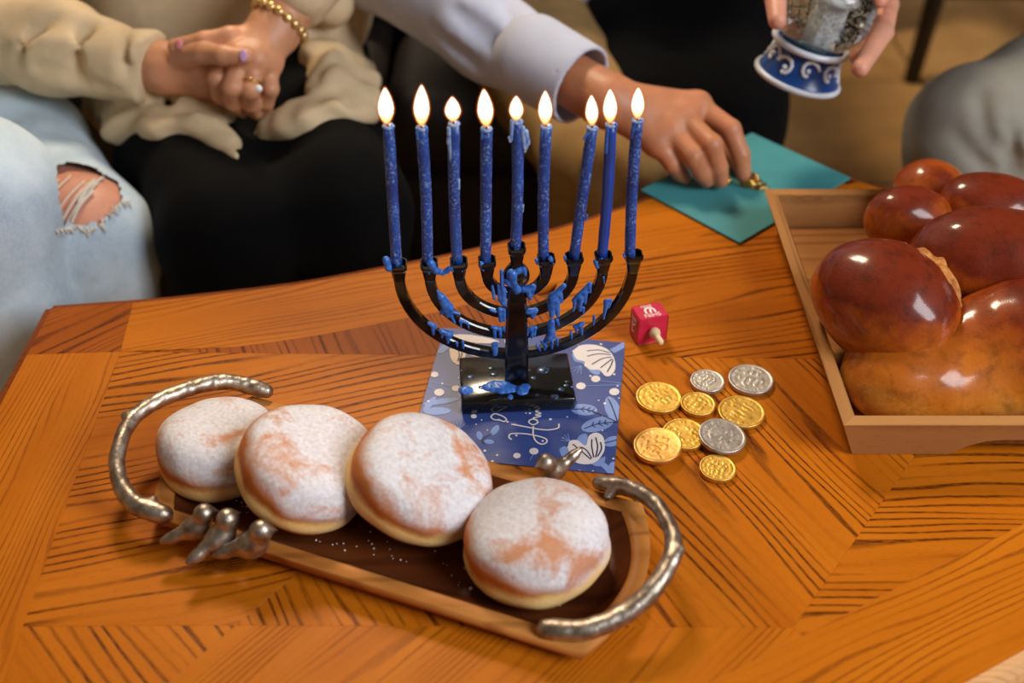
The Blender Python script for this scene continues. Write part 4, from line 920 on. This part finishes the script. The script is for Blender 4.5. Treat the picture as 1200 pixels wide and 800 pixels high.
star = join(*[tube([(-.003 + .0075*math.cos(math.pi/2 + o2 + k*2.0944), -.0145, -.015 + .0075*math.sin(math.pi/2 + o2 + k*2.0944)) for k in (0, 1, 2, 0)], .0009, 6) for o2 in (0, math.pi)], tube([(-.003 + .0100*math.cos(a), -.0145, -.015 + .0100*math.sin(a)) for a in np.linspace(0, 6.283, 21)], .0007, 6))
part('blue_star', xf(star, GM), plain('pale_blue_paint', (96, 132, 190), 0.5), gl)
rs = random.Random(9); fl_v, fl_f = [], []
for k in range(2600):
    d = Vector((rs.gauss(0, 1), rs.gauss(0, 1), rs.gauss(0, 1))).normalized()*0.0465*rs.random()**0.33
    if d.z < -.036: continue
    a = Vector((rs.gauss(0, 1), rs.gauss(0, 1), rs.gauss(0, 1))).normalized(); b = a.orthogonal().normalized(); c2 = a.cross(b); s = rs.uniform(.0007, .0016); n = len(fl_v)
    fl_v += [tuple(d + b*s), tuple(d + c2*s), tuple(d - b*s), tuple(d - c2*s)]; fl_f.append((n, n+1, n+2, n+3))
gf = part('glitter', xf((fl_v, fl_f), GM), plain('silver_glitter', (176, 176, 158), 0.35, 0.3, 300, metal=0.4), gl, False); gf['kind'] = 'stuff'
# ------------------------------------------------------------------ people
def skin(name, rgb):
    m = M(name, rough=0.48, sss=0.18, ssss=0.012); m.set('sssr', (1.0, 0.35, 0.18)); c = rgb; v = m.coord()
    m.out('col', m.ramp(m.noise(v, 34, 4), [(0.3, srgb(*[x*0.90 for x in c])), (0.55, srgb(*c)), (0.75, srgb(min(255, c[0]*1.04), c[1]*0.97, c[2]*0.95))])); m.bump(m.noise(v, 300, 3), 0.25, 0.0012); return m.m
m_sk1 = skin('skin_warm', (206, 146, 108)); m_sk2 = skin('skin_tan', (194, 128, 90)); m_sk3 = skin('skin_rosy', (216, 152, 126))
def fabric(name, rgb, var=0.12, sc=1100, vs=25, b=0.5): return plain(name, rgb, 0.92, var, vs, b, sc, 0.0010, spec=0.15)
m_card2 = fabric('beige_knit', (208, 184, 148)); m_sweat = fabric('cream_knit', (220, 200, 166)); m_black = fabric('black_cloth', (2, 2, 3), 0.3)
m_shirt = fabric('pale_blue_shirt', (196, 200, 218), 0.05); m_khaki = fabric('khaki_twill', (176, 142, 92)); m_grey = fabric('grey_twill', (146, 142, 132), 0.08)
m_den = M('faded_denim', rough=0.85, sheen=0.1); vd = m_den.coord(); tw = m_den.noise(m_den.coord((900, 900, 300), True, (0, 0, 0.7)), 1, 2)
m_den.out('col', m_den.mix(m_den.ramp(tw, [(0.35, 0.0), (0.65, 0.35)]), m_den.ramp(m_den.noise(vd, 14, 4), [(0.3, srgb(150, 176, 198)), (0.7, srgb(206, 224, 236))]), srgb(230, 238, 242))); m_den.bump(tw, 0.3, 0.0006); m_den = m_den.m
def hit(f, px, py, t0=0.5, t1=2.2):
    d = ray(px, py); t = t0
    for _ in range(200):
        p = O + d*t; e = float(f(np.float32(p.x), np.float32(p.y), np.float32(p.z)))
        if e < 0.0005: break
        t += e*0.7
        if t > t1: break
    return O + d*t
def person(label, loc): return thing('person', label, 'person', loc)
def nail(f, px, py, mat, par, w=.0045, l=.006, ang=0.0):
    p = hit(f, px, py); e = .001; g = Vector([float(f(*(np.float32(c) for c in (p + Vector(a)*e))) - f(*(np.float32(c) for c in (p - Vector(a)*e)))) for a in ((1, 0, 0), (0, 1, 0), (0, 0, 1))]).normalized()
    q = g.to_track_quat('Z', 'X').to_matrix().to_4x4() @ Matrix.Rotation(ang, 4, 'Z')
    part('fingernail', xf(surf(ell((0, 0, 0), (l, w, .0014)), .0008), Matrix.Translation(p) @ q), mat, par)
# ---- person in a beige cardigan and black trousers, hands clasped
KL, KR = Y(268, 268, 0.985), Y(402, 240, 1.02); HL, HR = Vector((-.485, 1.40, T - .035)), Vector((-.29, 1.40, T - .035))
B = person('person in beige cardigan and black trousers with clasped hands and a gold bracelet', (-.39, 1.45, T - 0.16))
leg = lambda h, k, fx, r=(.090, .080, .068, .056, .042): [cap(h, h.lerp(k, .6), r[0], r[1]), cap(h.lerp(k, .6), k, r[1], r[2]), cap(k, Vector((fx[0], fx[1], .24)), r[2], r[3]), cap(Vector((fx[0], fx[1], .24)), Vector((fx[0], fx[1], .03)), r[3], r[4])]
trB = uni(leg(HL, KL, (KL.x - .01, KL.y - .005)) + leg(HR, KR, (KR.x + .01, KR.y - .005)) + [ell((-.39, 1.43, T - .03), (.19, .14, .11))], 0.03)
part('trousers', surf(rough(trB, .0035, 55, 3), .010), m_black, B)
swB = uni([ell((-.37, 1.44, T + .16), (.195, .165, .30)), ell((-.37, 1.38, T + .04), (.18, .13, .10)), cap((-.37, 1.47, T + .42), (-.37, 1.47, T + .50), .12, .06)], 0.05)
part('sweater', surf(rough(swB, .004, 45, 4), .010), m_sweat, B)
e1, c1 = Y(-45, 28, 1.22), Y(180, 82, 1.125)
c2, e2 = Y(352, -12, 1.165), Vector((-.13, 1.32, T + .30))
def flat_end(f, p, n):
    p = np.array(p, np.float32); n = np.array(n, np.float32)
    def g(X, Yy, Z): return np.maximum(f(X, Yy, Z), (X - p[0])*n[0] + (Yy - p[1])*n[1] + (Z - p[2])*n[2])
    g.bb = f.bb; return g
def on(f, px, py, off): p = hit(f, px, py); return p + (O - p).normalized()*off
sl1 = flat_end(uni([cap((-.60, 1.46, T + .44), e1, .070, .058), cap(e1, e1.lerp(c1, .55), .058, .050), cap(e1.lerp(c1, .55), c1, .050, .036), cap(c1, c1 + (c1 - e1).normalized()*.02, .036, .035)], .02), c1, (c1 - e1).normalized())
sl1 = carve(sl1, [cap(hit(sl1, 104, 22), hit(sl1, 90, 88), .005, .008), cap(hit(sl1, 146, 45), hit(sl1, 150, 104), .004, .007), cap(hit(sl1, 40, 78), hit(sl1, 140, 106), .006, .004), cap(hit(sl1, 60, 20), hit(sl1, 20, 70), .003, .006)], .012)
bl_ = uni([trB, swB], .03)
cdB = [cap((-.17, 1.46, T + .44), e2, .068, .056), cap(e2, c2, .054, .038)]
def drape(pts, rs_, off=0.0): q = [on(bl_, x, y, off) for x, y in pts]; return chain(q, rs_)
def sheet(f, blobs, th_, k=.012):      # cloth lying on a body: the body's offset surface, limited to the blobs
    u = uni(blobs, k)
    def g(X, Yy, Z):
        d, e = f(X, Yy, Z) - th_, u(X, Yy, Z); h = np.clip(0.5 - 0.5*(d - e)/.006, 0, 1); return d + (e - d)*h + .006*h*(1 - h)
    g.bb = u.bb; return g
hem = drape([(30, 100), (100, 112), (160, 112), (215, 108), (255, 118)], [.060, .050, .048, .046, .030]) + drape([(150, 130), (200, 132), (238, 148), (262, 168), (276, 184)], [.035, .034, .024, .013, .004]) + drape([(60, 130), (72, 165), (82, 196)], [.040, .030, .018])
hem2 = drape([(392, 10), (398, 70), (402, 118)], [.045, .042, .040]) + drape([(395, 128), (352, 142), (328, 150), (308, 160)], [.030, .026, .018, .006])
cl1 = rough(sheet(bl_, hem, .013), .005, 150, 16, (0.4, 1, 1)); cl2 = rough(sheet(bl_, hem2, .016), .005, 150, 17, (1, .5, 1))
cl1 = carve(cl1, [cap(on(bl_, 95, 150, .016), on(bl_, 240, 122, .018), .003, .004), cap(on(bl_, 100, 132, .016), on(bl_, 200, 118, .018), .002, .004)], .008)
cdB += [cap((-.58, 1.48, T + .40), (-.56, 1.42, T + .02), .05, .06), cap((-.19, 1.48, T + .40), Y(385, 0, 1.28), .05, .03)]
cdf = uni([uni(cdB, .010), cl1, cl2, sl1], .006)
part('cardigan', surf(rough(cdf, .0036, 90, 6), .0055), m_card2, B)
def hand(pts_mc, fingers, thumb, wrist, fore, r_w=.026, k=.007, rp=.0125):
    pr = [cap(wrist, m_, r_w*0.78, rp) for m_ in pts_mc] + [cap(a, b, rp, rp) for a, b in zip(pts_mc, pts_mc[1:])] + [cap(fore, wrist, r_w*1.15, r_w)]
    f = uni(pr, .010)
    fs = [uni(chain(q, r), .003) for q, r in fingers] + [uni(chain(*thumb), .004)]
    def g(X, Yy, Z):
        d = f(X, Yy, Z)
        for s in fs:
            e = s(X, Yy, Z); h = np.clip(0.5 + 0.5*(d - e)/.004, 0, 1); d = d + (e - d)*h - .004*h*(1 - h)
        return d
    g.bb = (np.min([f.bb[0]] + [s.bb[0] for s in fs], 0), np.max([f.bb[1]] + [s.bb[1] for s in fs], 0)); return g
yy_ = lambda l: [Y(*q) for q in l]
lh = hand(yy_([(262, 62, 1.10), (281, 66, 1.088), (300, 70, 1.088), (316, 74, 1.10)]),
    [(yy_([(262, 64, 1.10), (254, 92, 1.075), (258, 112, 1.085), (268, 121, 1.10)]), [.0098, .0096, .0086, .0075]), (yy_([(281, 68, 1.088), (272, 102, 1.062), (274, 120, 1.075), (284, 130, 1.09)]), [.0102, .0100, .0090, .0078]),
     (yy_([(300, 72, 1.088), (294, 106, 1.062), (294, 122, 1.075), (300, 132, 1.09)]), [.0100, .0096, .0088, .0076]), (yy_([(316, 76, 1.10), (317, 104, 1.08), (312, 120, 1.085), (312, 128, 1.10)]), [.0092, .0088, .0080, .0070])],
    (yy_([(300, 45, 1.12), (270, 44, 1.105), (240, 48, 1.10), (205, 54, 1.105)]), [.015, .0115, .0098, .0078]), Y(322, 34, 1.135), Y(362, -25, 1.18), .027)
rh = hand(yy_([(242, 70, 1.115), (247, 83, 1.105), (246, 97, 1.11), (238, 108, 1.12)]),
    [(yy_([(242, 72, 1.115), (262, 82, 1.105), (275, 98, 1.11)]), [.0098, .0092, .008]), (yy_([(247, 85, 1.105), (262, 100, 1.10), (268, 114, 1.115)]), [.010, .0094, .008]),
     (yy_([(246, 97, 1.11), (258, 110, 1.105), (268, 118, 1.125)]), [.0098, .0092, .008]), (yy_([(238, 108, 1.12), (250, 116, 1.115), (262, 120, 1.13)]), [.009, .0085, .0075])],
    (yy_([(214, 66, 1.11), (240, 62, 1.082), (262, 65, 1.066), (288, 66, 1.062)]), [.015, .0115, .0100, .0080]), Y(196, 80, 1.125), Y(140, 72, 1.16), .027)
part('body', join(surf(lh, .0022), surf(rh, .0022), surf(uni([cap((-.37, 1.47, T + .1), (-.37, 1.47, T + .56), .09, .05), cap((-.37, 1.47, T + .40), (-.60, 1.46, T + .42), .05, .04), cap((-.60, 1.46, T + .42), e1, .04, .035), cap(e1, Y(145, 72, 1.158), .035, .030), cap((-.37, 1.47, T + .40), (-.17, 1.46, T + .42), .05, .04), cap((-.17, 1.46, T + .42), e2, .04, .035), cap(e2, Y(360, -22, 1.178), .035, .030)], .01), .010)), m_sk1, B)
nail(rh, 285, 65, plain('lilac_nail_polish', (206, 160, 208), 0.2), B, .0042, .0062, 0.0)
nail(lh, 210, 52, plain('pink_nail_polish', (226, 140, 150), 0.25), B, .0040, .0055, 0.0)
m_gb = m_gtr
m_bead = M('champagne_gold', metal=0.75, rough=0.3); m_bead.out('col', m_bead.ramp(m_bead.noise(m_bead.coord(), 200), [(0.3, srgb(206, 164, 92)), (0.7, srgb(240, 212, 150))])); m_bead = m_bead.m
wa = (Y(362, -25, 1.18) - Y(322, 34, 1.135)).normalized(); wc = Y(322, 34, 1.135) + wa*0.010; wb = wa.orthogonal().normalized(); wd = wa.cross(wb)
brc = part('bracelet', tube([wc + (wb*math.cos(a) + wd*math.sin(a))*.0312 for a in np.linspace(0, 6.2832, 33)], .0010, 6), m_gb, B)
for k in range(18):
    a = 2*math.pi*k/18; d = wb*math.cos(a) + wd*math.sin(a); c = wc + d*.0315
    q = d.to_track_quat('Z', 'Y').to_matrix().to_4x4(); part('bead', xf(surf(ell((0, 0, 0), (.0052, .0052, .0032)), .0012), Matrix.Translation(c) @ q), m_bead, brc)
rg = hit(lh, 305, 110); rdir = (Y(294, 106, 1.062) - Y(300, 72, 1.088)).normalized(); ra = rdir.orthogonal().normalized(); rb = rdir.cross(ra); rc_ = Y(295, 98, 1.068)
ring_o = part('finger_ring', tube([rc_ + (ra*math.cos(t) + rb*math.sin(t))*.0106 for t in np.linspace(0, 6.2832, 25)], .0011, 8), m_gb, B)
part('gemstone', surf(ell(hit(lh, 303, 104), (.0042, .0035, .0042)), .0009), M('clear_stone', rough=0.05, col=(0.9, 0.88, 0.85, 1), spec=0.8, coat=1.0).m, ring_o)
# ---- person in ripped jeans at the left corner
A = person('person in light ripped jeans at the left corner of the table', (-.90, 1.42, T - 0.15))
k1, k2 = Y(102, 280, 0.985), Y(-22, 232, 0.93); h1, h2 = Vector((-.80, 1.46, T - .03)), Vector((-.98, 1.34, T - .02))
lgA = uni(leg(h1, k1, (k1.x + .0, k1.y - .01), (.088, .076, .066, .058, .048)), .03)
lgA2 = uni(leg(h2, k2, (k2.x + .01, k2.y - .05), (.090, .080, .072, .064, .050)), .03)
jnA = uni([lgA, lgA2, ell((-.90, 1.42, T - .02), (.17, .14, .12))], .003)
hc = hit(lgA, 84, 226)
hole_r = np.array([.052, .060, .040])
hr_ = rough(ell((hc.x, hc.y + .008, hc.z + .004), (.056, .050, .030)), .004, 240, 8)
part('jeans', surf(rough(carve(jnA, [cap(hit(lgA, 128, 300), hit(lgA, 134, 352), .002), cap(hit(lgA, 100, 345), hit(lgA, 132, 318), .002)], .006), .003, 60, 12), .0065, keep=lambda v: hr_(v[:, 0].astype(np.float32), v[:, 1].astype(np.float32), v[:, 2].astype(np.float32)) > 0), m_den, A)
skA = uni([cap(h1.lerp(k1, .5), k1, .062, .060), cap(k1, Vector((k1.x, k1.y - .01, .2)), .056, .042), ell(k1 + Vector((.002, .0, .006)), (.057, .057, .057))], .02)
part('body', join(surf(skA, .006), surf(uni([cap((-.90, 1.45, T), (-.90, 1.48, T + .45), .13, .12), ell((-.90, 1.42, T - .02), (.14, .12, .09)), cap(h1, h1.lerp(k1, .55), .07, .060), cap((-.90, 1.48, T + .45), (-.90, 1.48, T + .56), .07, .05)], .03), .014)), m_sk3, A)
part('top', surf(uni([ell((-.90, 1.46, T + .22), (.18, .14, .28)), cap((-.90, 1.48, T + .42), (-.90, 1.48, T + .46), .12, .09), cap((-.74, 1.47, T + .40), (-.70, 1.44, T + .12), .06, .05), cap((-1.06, 1.47, T + .40), (-1.12, 1.44, T + .12), .06, .05)], .05), .012), fabric('dark_top', (40, 38, 40)), A)
m_thr = fabric('white_cotton_thread', (216, 208, 198), 0.05)
rs = random.Random(2)
off = uni([skA], .01)
for a, b in (((40, 248), (70, 212)), ((48, 254), (84, 208)), ((62, 262), (100, 214)), ((72, 264), (112, 212)), ((78, 266), (116, 216)), ((84, 266), (110, 226)), ((92, 240), (122, 210)), ((36, 232), (58, 214))):
    mid = ((a[0] + b[0])/2 - 3, (a[1] + b[1])/2 - 2); p = [hit(skA, *q) for q in (a, mid, b)]; up = Vector((0, -.3, 1)).normalized()*.003
    part('loose_thread', tube(spline([tuple(q + up) for q in p], 5), rs.choice((.0010, .0014, .0018)), 6), m_thr, A)
fr = []
for k in range(46):
    t = k/45; px, py = 60 + 92*t + rs.uniform(-2, 2), 268 - 30*t**2 + rs.uniform(-2, 2) - (8*math.sin(t*9) if t > .3 else 0); p = hit(jnA, px, py); q = p + Vector((rs.uniform(-.004, .006), -.003, rs.uniform(-.009, -.002)))
    fr.append(tube([p, q], [.0011, .0005], 5))
part('frayed_edge', join(*fr), m_thr, A)['kind'] = 'stuff'
# ---- person in a pale shirt reaching over the envelope
Cc = person('person in pale blue shirt and khaki trousers reaching a hand onto the teal envelope', (0.0, 1.55, T - 0.15))
kc1, kc2 = Y(738, 205, 1.135), Y(690, 185, 1.20); hc1, hc2 = Vector((.05, 1.58, T - .06)), Vector((-.04, 1.64, T - .06))
trC = uni(leg(hc1, kc1, (kc1.x - .01, kc1.y), (.074, .066, .060, .054, .046)) + leg(hc2, kc2, (kc2.x, kc2.y + .03), (.074, .066, .060, .054, .046)) + [ell((.02, 1.64, T - .05), (.14, .12, .09))], .02)
part('trousers', surf(rough(trC, .003, 60, 21), .008), m_khaki, Cc)
wr, fo = Y(712, 118, 1.075), Y(560, 30, 1.19); el = Y(455, -40, 1.32); cf0, cf1 = Y(625, 68, 1.147), Y(682, 101, 1.099)
slv = uni([cap((-.14, 1.64, T + .45), el, .070, .060), cap(el, Y(560, 32, 1.20), .056, .050), cap(Y(560, 32, 1.20), Y(625, 72, 1.15), .050, .042)], .02)
slv = carve(slv, [cap(hit(slv, 532, 10), hit(slv, 608, 72), .006, .011), cap(hit(slv, 592, 2), hit(slv, 611, 44), .004, .009), cap(hit(slv, 505, 30), hit(slv, 560, 80), .003, .006)], .010)
cuff = carve(uni([cap(cf0, cf1 + (cf1 - cf0)*.3, .0475, .0440)], .01), [cap(cf0.lerp(cf1, .3), cf1 + (cf1 - cf0)*.9, .0405, .0405)], .002)
cp = cf1; cn = (cf1 - cf0).normalized()
shirt = part('shirt', surf(rough(uni([slv, ell((.05, 1.64, T + .20), (.15, .14, .32)), cap((.26, 1.66, T + .45), (.30, 1.56, T + .26), .07, .055), cap((-.14, 1.64, T + .45), (.26, 1.64, T + .45), .08, .08)], .03), .0035, 70, 23), .0065), m_shirt, Cc)
part('cuff', surf(flat_end(cuff, cp, cn), .0028), m_shirt, shirt)
CH = lambda l: [P(*q) for q in l]
hC = hand(CH([(817, 124, .072), (801, 137, .068), (786, 152, .060), (771, 167, .050)]),
   [(CH([(817, 124, .072), (856, 152, .060), (868, 182, .036), (871, 203, .018)]), [.0122, .0112, .0100, .0085]), (CH([(801, 139, .068), (834, 170, .058), (842, 196, .032), (845, 211, .016)]), [.0122, .0110, .0098, .0084]),
    (CH([(786, 154, .060), (812, 184, .046), (823, 203, .026), (828, 211, .015)]), [.0116, .0104, .0094, .0082]), (CH([(771, 169, .050), (788, 192, .034), (797, 203, .018), (802, 208, .012)]), [.0104, .0094, .0084, .0074])],
   (CH([(760, 128, .060), (806, 138, .040), (848, 168, .026), (868, 196, .013)]), [.018, .0130, .0112, .0088]), wr, Y(575, 40, 1.19), .0285, .008, .0145)
part('body', join(surf(hC, .0024), surf(uni([cap((.06, 1.65, T + .1), (.06, 1.65, T + .58), .09, .055), cap((.06, 1.65, T + .42), (-.14, 1.64, T + .43), .05, .042), cap((-.14, 1.64, T + .43), el, .042, .038), cap(el, Y(575, 40, 1.19), .038, .034)], .02), .010)), m_sk2, Cc)
# ---- person in black holding the snow globe
Dp = person('person in black clothes holding up the snow globe', (.30, 1.62, T - 0.15))
kd1, kd2 = Vector((.285, 1.33, T - .06)), Vector((.16, 1.30, T - .06))
blk = uni(leg(Vector((.36, 1.82, T - .03)), kd1, (.30, 1.31)) + leg(Vector((.22, 1.82, T - .03)), kd2, (.16, 1.30)) + [ell((.29, 1.82, T - .01), (.18, .13, .11))], .05)
part('trousers', surf(rough(blk, .003, 50, 31), .010), m_black, Dp)
dw = Rr(985, -75, 1.235); dsh = Vector((.48, 1.84, T + .46)); de = Vector((.52, 1.50, T + .36))
part('jumper', surf(rough(uni([ell((.30, 1.86, T + .22), (.18, .14, .30)), cap((.16, 1.86, T + .44), dsh, .08, .07), cap(dsh, de, .065, .054), cap(de, dw + (de - dw).normalized()*.03, .050, .040), cap((.14, 1.88, T + .44), (.12, 1.86, T + .16), .064, .05)], .04), .003, 60, 33), .010), m_black, Dp)
RR = lambda l: [Rr(*q) for q in l]
hD = hand(RR([(1000, -45, 1.20), (1010, -20, 1.205), (1012, 5, 1.205), (1008, 28, 1.205)]),
   [(RR([(1000, -45, 1.20), (1032, -52, 1.17), (1036, -40, 1.13), (1020, -30, 1.10)]), [.0110, .0102, .0094, .0080]), (RR([(1010, -22, 1.205), (1038, -26, 1.17), (1041, -10, 1.13), (1030, 0, 1.095)]), [.0114, .0106, .0096, .0082]),
    (RR([(1012, 5, 1.205), (1040, 6, 1.165), (1034, 38, 1.118), (1008, 80, 1.080)]), [.0116, .0114, .0110, .0088]), (RR([(1008, 28, 1.205), (1026, 38, 1.17), (1018, 56, 1.135), (1004, 66, 1.115)]), [.0108, .0102, .0096, .0080])],
   (RR([(960, -50, 1.21), (915, -52, 1.16), (908, -12, 1.115), (911, 24, 1.088)]), [.0170, .0130, .0118, .0090]), dw, dw + (de - dw)*.35, .027, .008, .0135)
part('body', join(surf(hD, .0024), surf(uni([cap((.30, 1.87, T + .1), (.30, 1.87, T + .58), .09, .055), cap((.30, 1.87, T + .42), dsh, .05, .042), cap(dsh, de, .042, .036), cap(de, dw + (de - dw)*.3, .036, .030)], .02), .010)), m_sk3, Dp)
# ---- person in grey trousers at the right
Ep = person('person in grey trousers with a bent knee at the right end of the table', (1.0, 1.52, T - 0.15))
ke = Y(1142, 158, 1.20); he = Vector((1.02, 1.52, T - .01))
lgE = uni(leg(he, ke, (ke.x + .0, ke.y - .0), (.105, .092, .076, .066, .056)) + leg(Vector((1.16, 1.40, T - .01)), Vector((.84, 1.02, T - .02)), (.84, 1.02), (.105, .092, .076, .064, .056)) + [ell((1.08, 1.48, T + .0), (.16, .16, .13))], .03)
lgE = carve(lgE, [cap(hit(lgE, 1150, 112), hit(lgE, 1156, 160), .0035, .005), cap(hit(lgE, 1186, 150), hit(lgE, 1192, 205), .005, .009), cap(hit(lgE, 1120, 160), hit(lgE, 1160, 200), .002, .005), cap(hit(lgE, 1160, 165), hit(lgE, 1188, 185), .003, .006)], .014)
part('trousers', surf(rough(lgE, .003, 55, 41), .0065), m_grey, Ep)
part('jumper', surf(uni([ell((1.10, 1.52, T + .28), (.17, .15, .28)), cap((.94, 1.52, T + .44), (1.26, 1.50, T + .44), .08, .08)], .05), .014), fabric('grey_jumper', (90, 88, 86)), Ep)
part('body', surf(uni([cap((1.10, 1.52, T + .1), (1.10, 1.52, T + .58), .11, .055)], .02), .014), m_sk1, Ep)
